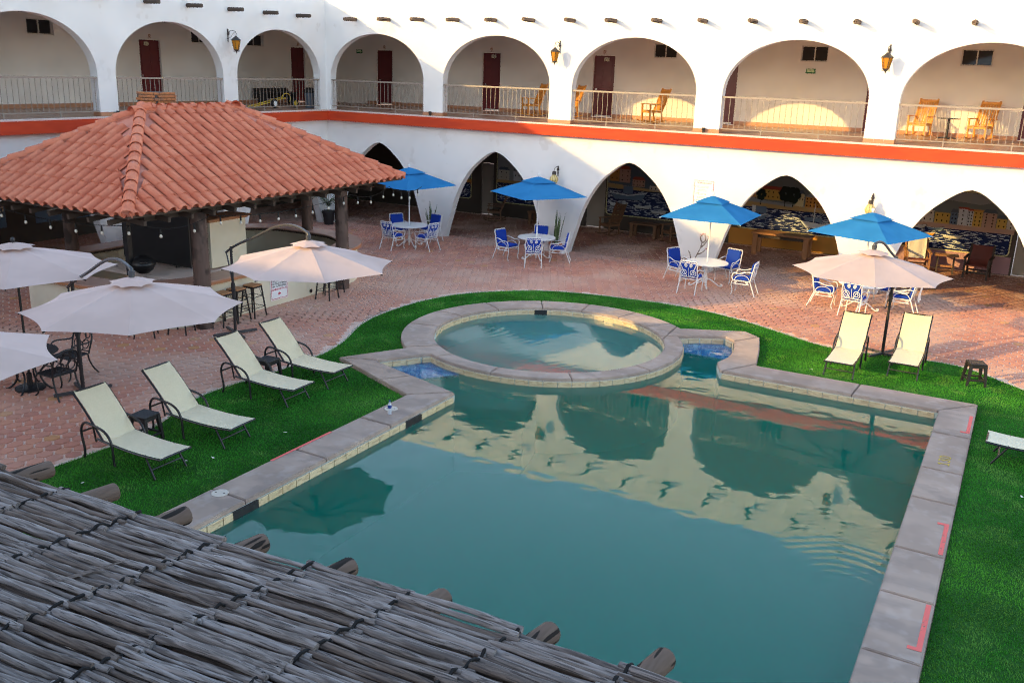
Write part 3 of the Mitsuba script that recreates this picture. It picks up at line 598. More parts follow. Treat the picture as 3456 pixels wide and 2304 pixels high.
def house(x, z, w, h, mat, roof, rows, cols, flat=False):
    wins = [sbox(x + (i + .5) * w / cols - .018, z + (j + .55) * h / rows - .028, x + (i + .5) * w / cols + .018, z + (j + .55) * h / rows + .028) for i in range(cols) for j in range(rows)]
    rp = sbox(x - .015, z + h, x + w + .015, z + h + .06) if flat else Polygon([(x - .02, z + h), (x + w + .02, z + h), (x + w * .85, z + h + .12), (x + w * .15, z + h + .12)])
    return [(3, 'house', sbox(x, z, x + w, z + h), mat), (4, 'house_roof', rp, roof), (4, 'house_windows', unary_union(wins), 'line', 'stuff')]
def boat(x, z, l, mat, n=6):
    h = Polygon([(x, z + l * .16), (x + l * .5, z + l * .11), (x + l, z + l * .2), (x + l * .88, z), (x + l * .15, z - l * .01)])
    return [(n, 'boat_outline', h.buffer(.014), 'line'), (n + 1, 'boat', h, mat), (n + 2, 'boat_rim', Polygon([(x, z + l * .17), (x + l * .5, z + l * .12), (x + l, z + l * .21), (x + l, z + l * .18), (x + l * .5, z + l * .09), (x, z + l * .14)]), 'foam')]
it = [(2.5, 'hill', Polygon([(19.9, 1.5), (20.3, 2.1), (21.0, 2.25), (22.2, 2.15), (23.3, 2.45), (23.3, 1.4)]), 'hill'), (3, 'quay', sbox(19.8, 1.30, 23.3, 1.46), 'pink')]
for a in ((19.95, .34, .30, 'cream', 'slate', 2, 2), (20.32, .17, .36, 'slate', 'slate', 2, 1), (20.51, .36, .42, 'cream', 'slate', 2, 2), (20.9, .46, .37, 'yellow', 'hill', 2, 3), (21.38, .20, .40, 'bluehull', 'slate', 3, 2), (21.6, .27, .54, 'foam', 'red', 4, 1), (21.88, .15, .5, 'foam', 'red', 5, 2), (22.04, .27, .50, 'yellow', 'ochre', 4, 2), (22.32, .40, .48, 'pink', 'slate', 5, 2), (22.74, .29, .33, 'yellow', 'slate', 2, 2), (23.04, .24, .38, 'cream', 'slate', 3, 1)):
    x, w, h, m, rf, r_, c_ = a; it += house(x, 1.44, w, h, m, rf, r_, c_, rf in ('red', 'ochre'))
it += boat(20.1, 1.25, .6, 'hull') + boat(20.7, 1.22, .55, 'bluehull') + boat(21.2, 1.0, .62, 'cream') + boat(20.4, 1.02, .6, 'ochre')
mural('painted harbour mural with a row of coloured houses behind the leather chairs', 19.8, 23.2, .62, 2.5, it, 1.3, 1)
it = [(2.5, 'hill', Polygon([(14.9, 1.6), (15.0, 2.5), (16.4, 2.6), (18.2, 2.3), (18.2, 1.6)]), 'hill'), (3, 'quay', Polygon([(14.3, 1.36), (18.3, 1.36), (18.3, 1.48), (14.3, 1.66)]), 'sand'), (3.5, 'road', Polygon([(14.3, 1.62), (16.3, 1.5), (16.3, 1.58), (14.3, 1.74)]), 'sky')]
it += house(14.4, 1.74, .55, .24, 'ochre', 'red', 1, 4) + house(14.98, 1.70, 1.0, .36, 'yellow', 'red', 2, 6) + house(16.35, 1.56, .3, .44, 'frame', 'slate', 1, 3) + house(16.7, 1.55, .75, .36, 'ochre', 'sky', 3, 6)
for x, z, s in ((15.15, 1.86, .14), (16.0, 1.95, .19), (16.28, 1.93, .2)): it += [(5, 'painted_tree', unary_union([Point(x + s * .7 * math.cos(a), z + s * .9 * math.sin(a)).buffer(s * .62, 4) for a in np.arange(6)] + [sbox(x - .012, 1.5, x + .012, z)]), 'tree')]
it += boat(14.5, 1.0, .95, 'bluehull') + boat(15.85, 1.28, .42, 'foam') + boat(16.6, .86, 1.35, 'foam') + [(7, 'boat_cabin', sbox(15.0, 1.2, 15.38, 1.45), 'bluehull'), (7, 'boat_cabin', sbox(14.86, 1.21, 14.99, 1.46), 'foam'), (7, 'boat_cabin', sbox(16.75, 1.08, 17.35, 1.22), 'bluehull'), (8, 'mast', sbox(17.05, 1.05, 17.075, 1.7), 'foam')]
mural('painted harbour mural with yellow houses and dark trees behind the wooden desk', 14.4, 18.3, .64, 2.75, it, 1.4, 2)
it = [(2.5, 'hill', Polygon([(9.2, 1.7), (9.5, 2.6), (10.8, 2.7), (12.5, 2.0), (12.5, 1.6)]), 'slate'), (3, 'quay', Polygon([(9.2, 1.62), (12.5, 1.3), (12.5, 1.56), (9.2, 1.78)]), 'sand')]
it += house(9.25, 1.86, .4, .45, 'ochre', 'red', 2, 2) + house(9.66, 1.84, .44, .5, 'pink', 'red', 3, 2) + house(10.2, 1.72, .5, .26, 'pink', 'red', 2, 4) + house(10.9, 1.6, .5, .2, 'cream', 'slate', 1, 3)
it += boat(9.3, 1.2, 1.5, 'bluehull') + boat(9.25, .92, .85, 'foam') + boat(10.3, .92, .72, 'hull') + boat(11.0, .78, .66, 'hull') + [(7, 'boat_cabin', sbox(9.85, 1.42, 10.25, 1.72), 'bluehull')]
mural('dark painted harbour mural with moored boats behind the dark rocking chairs', 9.2, 12.7, .60, 2.7, it, 1.58, 3)
it = [(3, 'quay', sbox(4.2, 1.35, 7.4, 1.5), 'sand')] + house(4.3, 1.5, .5, .4, 'cream', 'slate', 2, 2) + house(5.0, 1.5, .35, .4, 'foam', 'slate', 1, 2) + house(5.5, 1.5, .6, .35, 'cream', 'red', 2, 3) + boat(4.5, 1.0, .8, 'hull') + boat(5.9, .9, .8, 'bluehull')
mural('dark painted sea mural behind the second lower arch', 4.25, 7.4, .60, 2.6, it, 1.38, 4)
mural('narrow painted sea panel behind the pillar between the first and second lower arches', .6, 2.95, .62, 2.4, [(3, 'quay', sbox(.5, 1.2, 3, 1.4), 'ochre')] + house(1.2, 1.4, .6, .4, 'cream', 'red', 2, 3), 1.25, 5)
dado = put(WB, 'painted_dado', stand(sbox(14.1, .0, 18.5, .585), YB - .006, YB - .001), 'm_mural_ochre'); put(WB, 'painted_dado', stand(sbox(19.5, .0, 23.33, .565), YB - .006, YB - .001), 'm_mural_mauve')
def mural_a(lab, y0, y1, z0, z1):
    t = thing('mural', lab, 'mural'); X = XA + .004; Lx = lambda n, name, p, m: put(t, name, stand_x(p, X + .003 * n, X + .003 * n + .0025), 'm_mural_' + m)
    Lx(0, 'sea', sbox(y0, z0, y1, (z0 + z1) / 2), 'bluehull'); Lx(0.1, 'sky', sbox(y0, (z0 + z1) / 2 + .001, y1, z1), 'sky')
    r = np.random.default_rng(9)
    for k in range(4): y = y0 + (k + .2) * (y1 - y0) / 4; Lx(1, 'house', sbox(y, z0 + .5, y + .7, z0 + 1.1 + .4 * r.random()), ('bluehull', 'hull', 'yellow', 'cream')[k])
    Lx(2, 'hull', Polygon([(y0 + .2, z0 + .7), (y1 - .8, z0 + .62), (y1 - .4, z0 + .8), (y1 - .9, z0 + .3), (y0 + .5, z0 + .25)]), 'hull'); Lx(3, 'sand', sbox(y1 - 1.2, z0 + .5, y1 - .4, z0 + .95), 'yellow')
mural_a('blue painted mural in the shaded arcade left of the bar', -13.9, -10.2, .6, 2.6); mural_a('painted mural in the shaded arcade behind the bar', -9.2, -5.3, .6, 2.6)

# ------------------------------------------------------------------ the pool bar with its tiled hip roof
BAR = thing('pool_bar', 'round cornered poolside bar with terracotta tiled hip roof on dark posts', 'bar')
CZ = 1.0
put(BAR, 'counter_wall', ext(bar_out.difference(bar_out.buffer(-.16)), -.02, CZ - .08), 'm_cream', smooth=35)
top = bar_out.buffer(.12, 12).difference(bar_out.buffer(-.58, 12)); rim = bar_out.buffer(.124, 12).difference(bar_out.buffer(.08, 12))
put(BAR, 'counter_top', ext(top, CZ - .012, CZ + .02), 'm_counter', smooth=35); put(BAR, 'counter_edge', ext(rim, CZ - .075, CZ - .014), 'm_counterfront', smooth=35)
put(BAR, 'counter_soffit', ext(bar_out.buffer(.078, 12).difference(bar_out.buffer(-.57, 12)), CZ - .07, CZ - .014), 'm_darkwood')
put(BAR, 'floor', sheet(bar_out.buffer(-.2), .012), 'm_floor')
for x, y, z0, r in ((7.50, -13.40, 0, .185), (7.50, -8.47, 0, .175), (4.5, -6.42, CZ + .021, .165), (1.95, -12.6, CZ + .021, .165), (1.9, -8.4, 0, .17)):
    put(BAR, 'post', tube([(x, y, z0 - .0), (x + .01, y, 1.2), (x - .01, y + .01, 2.0), (x, y, 2.66)], [r * 1.02, r, r * .97, r * .94], 18), 'm_column', smooth=50)
RX0, RX1, RY0, RY1, EZ, RZ = 1.80, 8.02, -15.66, -6.40, 2.86, 4.66
rm = (RX0 + RX1) / 2; RYa, RYb = RY0 + (RX1 - RX0) / 2, RY1 - (RX1 - RX0) / 2
A_, B_, C_, D_ = (RX0, RY0, EZ), (RX1, RY0, EZ), (RX1, RY1, EZ), (RX0, RY1, EZ); E_, F_ = (rm, RYa, RZ), (rm, RYb, RZ)
low = lambda p: (p[0], p[1], p[2] - .05)
deck = [A_, B_, C_, D_, E_, F_]; dv = np.array(deck + [low(p) for p in deck]); df = [(0, 1, 4), (1, 2, 5), (1, 5, 4), (2, 3, 5), (3, 0, 4), (3, 4, 5)]
ROOF = put(BAR, 'roof', TM(dv, df), 'm_roofmortar')
put(ROOF, 'lining', TM(dv - [0, 0, .004], [tuple(q + 6 for q in t[::-1]) for t in df] + [(0, 7, 1), (0, 6, 7), (1, 8, 2), (1, 7, 8), (2, 9, 3), (2, 8, 9), (3, 6, 0), (3, 9, 6)]), 'm_darkwood')
put(BAR, 'roof_beam', bar((7.5, -14.9, 2.70), (7.5, -7.0, 2.70), .14, .16), 'm_darkwood'); put(BAR, 'roof_beam', bar((2.3, -14.9, 2.70), (7.4, -14.9, 2.70), .12, .14), 'm_darkwood'); put(BAR, 'roof_beam', bar((2.3, -7.0, 2.70), (7.4, -7.0, 2.70), .12, .14), 'm_darkwood')
for y in np.arange(-15.2, -6.6, .62): put(BAR, 'rafter_end', bar((7.0, y, 2.74), (7.96, y, 2.66), .07, .10), 'm_darkwood')
for x in np.arange(2.4, 7.9, .62): put(BAR, 'rafter_end', bar((x, -14.7, 2.74), (x, -15.6, 2.66), .07, .10), 'm_darkwood')
PW, EXP = .31, .42
ang = np.linspace(0, math.pi, 8); prof = [(-.098 * math.cos(a), .095 * math.sin(a) + .010) for a in ang] + [(.128, -.006), (.165, -.012), (.205, .004)]
prof = np.array(prof); nrm = np.gradient(prof, axis=0); nrm = np.c_[-nrm[:, 1], nrm[:, 0]]; nrm /= np.linalg.norm(nrm, axis=1, keepdims=True); lowp = prof - nrm * .014
def tile_shape(L):
    n = len(prof); v = []
    for s, dz in ((0, .034), (L, .008)):
        v += [(x, s, z + dz) for x, z in prof] + [(x, s, z + dz) for x, z in lowp]
    f = []
    for k in range(n - 1):
        f += [(k, k + 1, 2 * n + k + 1), (k, 2 * n + k + 1, 2 * n + k), (n + k, 3 * n + k + 1, n + k + 1), (n + k, 3 * n + k, 3 * n + k + 1), (k, n + k + 1, k + 1), (k, n + k, n + k + 1)]
    return TM(v, np.array(f)[:, ::-1])
TS = tile_shape(EXP + .04); TSd = mikit.ply(TS, 'm_roof', smooth=40)
sl = math.atan2(RZ - EZ, RX1 - rm); slen = math.hypot(RZ - EZ, RX1 - rm)
faces = [('right', np.array(B_), (0, 1, 0), (-math.cos(sl), 0, math.sin(sl)), RY1 - RY0, True), ('front', np.array(A_), (1, 0, 0), (0, math.cos(sl), math.sin(sl)), RX1 - RX0, True),
         ('back', np.array(C_), (-1, 0, 0), (0, -math.cos(sl), math.sin(sl)), RX1 - RX0, False), ('left', np.array(D_), (0, -1, 0), (math.cos(sl), 0, math.sin(sl)), RY1 - RY0, False)]
cand, rest = [], []
for nm, o, a, u, W, vis in faces:
    a, u = np.array(a, float), np.array(u); w = np.cross(a, u); k = int(round(W / PW)); hw = math.cos(sl)
    for r in range(9):
        for c in range(k):
            s = r * EXP - .07; x = (c + .5) * W / k - .03; d0 = max(s, 0) * hw       # distance in plan from the eave
            lo_, hi_ = d0 - .06, W - d0 + .06
            if not (lo_ < x + .1 and x - .1 < hi_): continue
            T = np.eye(4); jit = RNG.normal(0, .006); T[:3, 0] = a; T[:3, 1] = u; T[:3, 2] = w; T[:3, 3] = o + a * (x + jit) + u * (s + RNG.normal(0, .008)) + w * (.006 + RNG.uniform(0, .006))
            d1 = (s + EXP) * hw; whole = (d1 < x - .09) and (x + .19 < W - d1)
            m = None
            if not whole:
                m = moved(TS, T)
                for nn, oo in (((a - u / hw * 1.0), o), ((-a - u / hw), o + a * W)):
                    nn = np.array(nn); nn = nn - w * (nn @ w)
                    if len(m.faces): m = trimesh.intersections.slice_mesh_plane(m, nn, oo + 0 * nn)
                if not len(m.faces): continue
            if vis: cand.append((np.linalg.norm(T[:3, 3] - CAM), T, m))
            else: rest.append(m if m is not None else moved(TS, T))
cand.sort(key=lambda q: q[0])
for d_, T, m in cand[:300]:
    if m is None: put(ROOF, 'tile', TSd, None, T)
    else: put(ROOF, 'tile', m, 'm_roof')
put(ROOF, 'tiles', cat(*rest, *[m if m is not None else moved(TS, T) for _, T, m in cand[300:]]), 'm_roof', kind='stuff')
def caps(p0, p1, name):
    p0, p1 = np.array(p0), np.array(p1); L = np.linalg.norm(p1 - p0); u = (p1 - p0) / L; a = np.cross(u, [0, 0, 1]); a /= np.linalg.norm(a); w = np.cross(a, u); n = int(L / .41)
    for k in range(n + 1):
        s = k * L / (n + .4); aa = np.linspace(-.12, math.pi + .12, 10); P_ = np.array([(-.125 * math.cos(b), .115 * math.sin(b)) for b in aa]); v, f = [], []
        for t, dz, sc in ((-.03, .05, 1.08), (.46, .015, .92)):
            v += [p0 + u * (s + t) + a * x * sc + w * (z * sc + dz) for x, z in P_] + [p0 + u * (s + t) + a * x * sc * .88 + w * (z * sc * .88 + dz) for x, z in P_]
        m_ = len(P_)
        for q in range(m_ - 1): f += [(q, 2 * m_ + q, 2 * m_ + q + 1), (q, 2 * m_ + q + 1, q + 1), (m_ + q, m_ + q + 1, 3 * m_ + q + 1), (m_ + q, 3 * m_ + q + 1, 3 * m_ + q), (q, q + 1, m_ + q + 1), (q, m_ + q + 1, m_ + q)]
        put(ROOF, name, TM(v, f), 'm_roof', smooth=40)
    mm = tube([p0 + u * t + w * .022 for t in np.linspace(.05, L, 40)], .105 + .02 * RNG.random(40), 8); put(ROOF, 'mortar', mm, 'm_roofmortar', smooth=60)
for p0, p1 in ((B_, E_), (C_, F_), (A_, E_), (D_, F_)): caps(p0, p1, 'hip_tile')
caps(tuple(np.array(F_) + [0, .1, 0]), E_, 'ridge_tile')
CH = put(BAR, 'chimney', bx(3.85, 4.45, -11.75, -11.10, 3.9, 5.06), 'm_joint')
z = 4.02
for r in range(15):
    o = .028 if r in (12, 13) else 0; zz = z + r * .07
    for k in range(4):
        w_ = .65 / 4; y0 = -11.75 + k * w_ + (.1 if r % 2 else 0)
        put(CH, 'brick', bx(4.40 + o, 4.465 + o + RNG.uniform(0, .012), max(y0, -11.76) + .008, min(y0 + w_, -11.09) - .004, zz + .008, zz + .064, .005), 'm_brick')
        w_ = .60 / 4; x0 = 3.85 + k * w_ + (.1 if r % 2 else 0)
        put(CH, 'brick', bx(max(x0, 3.84) + .008, min(x0 + w_, 4.46) - .004, -11.765 - o - RNG.uniform(0, .01), -11.70 - o, zz + .008, zz + .064, .005), 'm_brick')
put(BAR, 'hood_pier', bx(5.95, 6.47, -12.12, -10.95, CZ + .021, 2.13), 'm_cream')
put(BAR, 'hood_trim', trimesh.convex.convex_hull(np.array([(5.93, -12.14, 2.132), (6.49, -12.14, 2.132), (6.49, -10.93, 2.132), (5.93, -10.93, 2.132), (5.85, -12.24, 2.22), (6.58, -12.24, 2.22), (6.58, -10.82, 2.22), (5.85, -10.82, 2.22)])), 'm_counterfront')
bl_ = sbox(4.1, 1.12, 6.42, 2.62).difference(unary_union([sbox(x, 1.0, x + .03, 1.16) for x in np.arange(4.15, 6.4, .115)]))
put(BAR, 'blind', stand(bl_, -12.72, -12.69), 'm_black', label='black hanging blind with a fringed lower edge'); put(BAR, 'blind_side', bx(5.86, 5.90, -12.68, -12.13, 1.06, 2.64), 'm_black')
put(BAR, 'corner_post', bx(5.50, 5.62, -13.80, -13.68, CZ + .021, 2.68), 'm_black')
put(BAR, 'worktop', bx(4.0, 6.7, -13.4, -10.9, CZ - .1, CZ - .03), 'm_curb'); put(BAR, 'sink', bx(5.5, 6.25, -10.6, -9.9, .80, .88), 'm_steel'); put(BAR, 'sink_bowl', bx(5.62, 6.12, -10.48, -10.02, .878, .884), 'm_black')
for y in (-9.3, -7.9): put(BAR, 'socket', bx(4.4 + .0, 4.5, -6.75 + .28, -6.70 + .28, .62, .70), 'm_brick')
k = thing('kettle_grill', 'black kettle grill on the bar counter below the roof corner', 'grill')
put(k, 'bowl', lathe([(0, 1.03), (.12, 1.04), (.22, 1.12), (.27, 1.22), (.275, 1.25)], 20, 5.72, -13.5, .02), 'm_black', smooth=40); put(k, 'lid', lathe([(.28, 1.255), (.27, 1.30), (.2, 1.40), (.08, 1.45), (0, 1.455)], 20, 5.72, -13.5, .02), 'm_black', smooth=40)
put(k, 'handle', tube([(5.86, -13.72, 1.33), (5.92, -13.74, 1.36), (5.98, -13.64, 1.36), (5.96, -13.58, 1.33)], .010, 6), 'm_steel')
# string of bulbs under the eave
k = thing('string_lights', 'string of small bulbs hanging under the bar eave', 'string lights')
cab, bul = [], []
for p0, p1, nb in (((7.86, -15.2, 2.62), (7.86, -13.4, 2.60), 2), ((7.86, -13.4, 2.60), (7.86, -8.5, 2.58), 8), ((7.86, -8.5, 2.58), (7.7, -6.6, 2.6), 3), ((7.86, -15.2, 2.62), (3.2, -15.45, 2.62), 6), ((7.7, -6.6, 2.6), (8.4, -6.0, 2.6), 4)):
    p0, p1 = np.array(p0), np.array(p1); f = lambda t: p0 + (p1 - p0) * t - [0, 0, .16 * 4 * t * (1 - t)]
    cab.append(tube([f(t) for t in np.linspace(0, 1, 14)], .008, 4))
    for i in range(nb): bul.append(f((i + .5) / nb))
put(k, 'cable', cat(*cab), 'm_cable', kind='stuff')
for b in bul: put(k, 'socket', lathe([(0, 0), (.018, -.02), (.02, -.12), (0, -.125)], 6, *b), 'm_cable'); put(k, 'bulb', lathe([(.018, -.125), (.031, -.16), (.030, -.185), (0, -.205)], 8, *b), 'm_bulb', smooth=60)
# swimwear sign on the bar front
SX = 7.372
k = thing('swimwear_sign', 'white notice with red border and swimwear pictograms on the bar front', 'sign'); ys0, ys1, zs0, zs1 = -11.12, -10.50, .14, 1.04
put(k, 'board', stand_x(sbox(ys0, zs0, ys1, zs1).buffer(-.03).buffer(.03), SX, SX + .008), 'm_whitesign'); put(k, 'border', stand_x(sbox(ys0 + .02, zs0 + .02, ys1 - .02, zs1 - .02).buffer(-.03).buffer(.03).difference(sbox(ys0 + .035, zs0 + .035, ys1 - .035, zs1 - .035).buffer(-.03).buffer(.03)), SX + .009, SX + .011), 'm_redink')
yc = (ys0 + ys1) / 2
for i, (t_, z_, h_, m_) in enumerate((('USO OBLIGATORIO', .60, .047, 'm_blackink'), ('DE TRAJE DE BAÑO', .53, .047, 'm_blackink'), ('EN LA PISCINA', .46, .047, 'm_blackink'), ('NO ROPA DE CALLE', .385, .044, 'm_redink'))):
    m = meshkit.text_mesh(t_, h_, .002, bold=True); sc = min(1., .53 / m.extents[0]); m.apply_scale((sc, 1, 1)); m.apply_translation((-m.bounds.mean(0)[0], 0, 0))
    put(k, 'lettering', moved(m, TR(SX + .0105, yc, z_, math.pi / 2) @ rot_x(math.pi / 2)), m_)
suit = Polygon([(-.21, .98), (-.19, .98), (-.185, .92), (-.13, .92), (-.125, .98), (-.105, .98), (-.095, .90), (-.115, .83), (-.09, .75), (-.14, .69), (-.16, .66), (-.18, .69), (-.23, .75), (-.2, .83), (-.22, .90)])
trunk = Polygon([(.04, .97), (.20, .97), (.225, .80), (.15, .79), (.13, .87), (.11, .87), (.09, .79), (.015, .80)])
put(k, 'pictogram', stand_x(shapely.affinity.translate(suit, yc, 0), SX + .0105, SX + .0125), 'm_blackink'); put(k, 'pictogram', stand_x(shapely.affinity.translate(trunk, yc, 0), SX + .0105, SX + .0125), 'm_blackink')
put(k, 'emblem', stand_x(Point(yc, .27).buffer(.05).intersection(sbox(-99, .25, 99, 1)).difference(Point(yc - .02, .255).buffer(.017)).difference(Point(yc + .022, .255).buffer(.015)), SX + .0105, SX + .0125), 'm_redink')
k = thing('floor_vent', 'small round dark vent at the foot of the bar front', 'vent'); put(k, 'pipe', moved(lathe([(0, .02), (.045, .02), (.05, 0)], 10), TR(7.365, -9.62, .12) @ rot_y(math.pi / 2)), 'm_black')
# pool rules sign on the facade
k = thing('pool_rules_sign', 'white pool rules notice with red frame behind the third blue umbrella', 'sign'); x0, x1, z0, z1 = 14.44, 15.05, 1.86, 2.79
put(k, 'board', stand(sbox(x0, z0, x1, z1), -.016, -.004), 'm_whitesign'); put(k, 'frame', stand(sbox(x0, z0, x1, z1).difference(sbox(x0 + .014, z0 + .014, x1 - .014, z1 - .014)), -.020, -.0165), 'm_redink')
m = meshkit.text_mesh('REGLAMENTO DE LA ALBERCA', .05, .002, bold=True); sc = .46 / m.extents[0]; m.apply_scale((sc, 1, 1)); m.apply_translation((-m.bounds.mean(0)[0], 0, 0)); put(k, 'title', moved(m, TR((x0 + x1) / 2, -.0165, 2.69) @ rot_x(math.pi / 2)), 'm_redink')
r = np.random.default_rng(5)
for i in range(7):
    z = 2.60 - i * .105; s = i % 2; ls = []
    for j in range(2):
        a = x0 + (.09 if not s else .12); b = a + r.uniform(.28, .40); q = a
        while q < b: w_ = r.uniform(.02, .05); ls.append(sbox(q, z - j * .034, min(q + w_, b), z - j * .034 + .013)); q += w_ + .012
    put(k, 'text_line', stand(unary_union(ls), -.0185, -.0165), 'm_grayink', kind='stuff'); cx = x0 + .045 if not s else x1 - .05
    put(k, 'icon', stand(Point(cx, z - .005).buffer(.018).difference(Point(cx, z - .005).buffer(.010)) if i != 3 else Polygon([(cx - .02, z - .02), (cx + .02, z - .02), (cx, z + .018)]), -.0185, -.0165), 'm_pinkink' if i != 3 else 'm_grayink')
k = thing('wall_socket', 'small white switch plate on the sunlit wall above the third lower arch', 'switch'); put(k, 'plate', stand(sbox(12.17, 3.47, 12.25, 3.56), -.016, -.004), 'm_white'); put(k, 'hole', stand(Point(12.21, 3.515).buffer(.012), -.019, -.0165), 'm_grayink')

# ------------------------------------------------------------------ sun loungers and plastic stools
def lounger_proto():
    p = Proto(); h = .30
    for s, n in ((-1, 'armrest'), (1, 'armrest_001')): p.add(n, tube(spline([(0, s * h, 0), (.005, s * h, .30), (.01, s * h, .50), (.08, s * h, .575), (.25, s * h, .575), (.50, s * h, .53), (.62, s * h, .44), (.67, s * h, .30), (.69, s * h, 0)], 26), .019, 7), 'm_blackmetal', smooth=60)
    seat = lambda t, o=0.: (.47 + t * 1.2, .36 - .035 * math.sin(math.pi * t * .9) + o); back = lambda t: (.47 - .60 * t, .36 + .66 * t + .03 * math.sin(math.pi * t))
    p.add('seat_frame', cat(*[tube([(seat(t)[0], s * .285, seat(t)[1] - .012) for t in np.linspace(-.12, 1, 10)], .017, 6) for s in (-1, 1)], rod((1.66, -.285, .335), (1.66, .285, .335), .016)), 'm_blackmetal', smooth=60)
    p.add('backrest_frame', cat(*[tube([(back(t)[0] - .012, s * .285, back(t)[1] - .012) for t in np.linspace(0, 1, 8)], .017, 6) for s in (-1, 1)], rod((back(1)[0], -.285, back(1)[1] - .012), (back(1)[0], .285, back(1)[1] - .012), .016), *[bar((.28, s * .27, .30), (.22, s * .27, .60), .02, .02) for s in (-1, 1)]), 'm_blackmetal', smooth=60)
    def strip(fn, n=12):
        v, f = [], []
        for t in np.linspace(0, 1, n):
            x, z = fn(t)
            for j, y in enumerate(np.linspace(-.275, .275, 7)): v.append((x, y, z + .008 - .022 * (1 - (y / .275) ** 2)))
        for i in range(n - 1):
            for j in range(6): a = i * 7 + j; f += [(a, a + 7, a + 8), (a, a + 8, a + 1)]
        return TM(v, f)
    p.add('seat_sling', strip(seat), 'm_sling', smooth=True); p.add('backrest_sling', strip(back), 'm_sling', smooth=True)
    for s, n in ((-1, 'front_leg'), (1, 'front_leg_001')): p.add(n, rod((1.33, s * .27, .335), (1.54, s * .29, 0), .017, 7), 'm_blackmetal', smooth=60)
    p.add('crossbar', rod((1.46, -.283, .13), (1.46, .283, .13), .012), 'm_graymetal', smooth=60)
    p.add('rear_bar', rod((.01, -h, .42), (.01, h, .42), .014), 'm_blackmetal', smooth=60)
    return p
LP = lounger_proto()
for x, y, rz, lab in ((11.52, -19.3, 0., 'cream sling lounger nearest the stick roof on the left lawn'), (11.50, -18.02, .05, 'cream sling lounger second from the stick roof on the left lawn'),
                      (11.07, -16.05, .02, 'cream sling lounger third from the stick roof on the left lawn'), (11.03, -14.87, .0, 'cream sling lounger farthest from the stick roof on the left lawn'),
                      (20.64, -7.24, -math.pi / 2, 'sunlit cream lounger left of the salmon umbrella pole'), (21.79, -6.55, -math.pi / 2 - .0, 'sunlit cream lounger right of the salmon umbrella pole'), (25.17, -11.76, math.pi - .02, 'lounger cut by the right edge with only its foot end in view')):
    LP.place('sun_lounger', TR(x, y, .02 if x < 24 else .03, rz), lab, 'lounger', 'cream sling sun loungers around the pool')
SP = Proto(); SP.add('seat', bx(-.165, .165, -.165, .165, .425, .465, .012), 'm_blackplastic')
for i, (sx, sy) in enumerate(((-1, -1), (1, -1), (1, 1), (-1, 1))):
    SP.add('leg' + (f'_{i:03d}' if i else ''), trimesh.convex.convex_hull(np.array([(sx * (.135 + a), sy * (.135 + b), .43) for a in (-.03, .03) for b in (-.03, .03)] + [(sx * (.175 + a), sy * (.175 + b), 0) for a in (-.02, .02) for b in (-.02, .02)])), 'm_blackplastic')
SP.add('lower_rail', cat(*[bar((a * .17, b * .17, .12), (c * .17, d * .17, .12), .02, .035) for a, b, c, d in ((-1, -1, 1, -1), (1, -1, 1, 1), (1, 1, -1, 1), (-1, 1, -1, -1))]), 'm_blackplastic')
SP.add('seat_apron', cat(*[bar((a * .145, b * .145, .40), (c * .145, d * .145, .40), .015, .06) for a, b, c, d in ((-1, -1, 1, -1), (1, -1, 1, 1), (1, 1, -1, 1), (-1, 1, -1, -1))]), 'm_blackplastic')
for x, y, rz, lab in ((11.78, -18.66, .1, 'black plastic stool between the two nearest left loungers'), (11.36, -15.45, .1, 'black plastic stool between the two farthest left loungers'), (23.1, -7.6, .35, 'black woven plastic stool standing alone on the sunny lawn')):
    SP.place('plastic_stool', TR(x, y, .02, rz), lab, 'stool', 'black plastic stools beside the loungers')

# ------------------------------------------------------------------ umbrellas
def canopy(n, r, z_edge, z_top, ph, sag=.05, scal=.06, r0=.0, m=6, kk=5):
    """n panels between ribs, the cloth sagging between them and its hem curved in"""
    v, f = [], []
    for i in range(n):
        a0, a1 = ph + 2 * np.pi * i / n, ph + 2 * np.pi * (i + 1) / n; o = len(v)
        for q in range(kk + 1):
            t = r0 + (1 - r0) * q / kk
            for j in range(m + 1):
                w = j / m; p = np.array([math.cos(a0), math.sin(a0)]) * (1 - w) + np.array([math.cos(a1), math.sin(a1)]) * w
                b = 4 * w * (1 - w); p = p * r * t * (1 - scal * b * t * t)
                v.append((p[0], p[1], z_top + (z_edge - z_top) * (t ** 1.12) - sag * b * t * (1.2 - t) * 1.4))
        for q in range(kk):
            for j in range(m): a = o + q * (m + 1) + j; f += [(a, a + m + 1, a + m + 2), (a, a + m + 2, a + 1)]
    return TM(v, f)
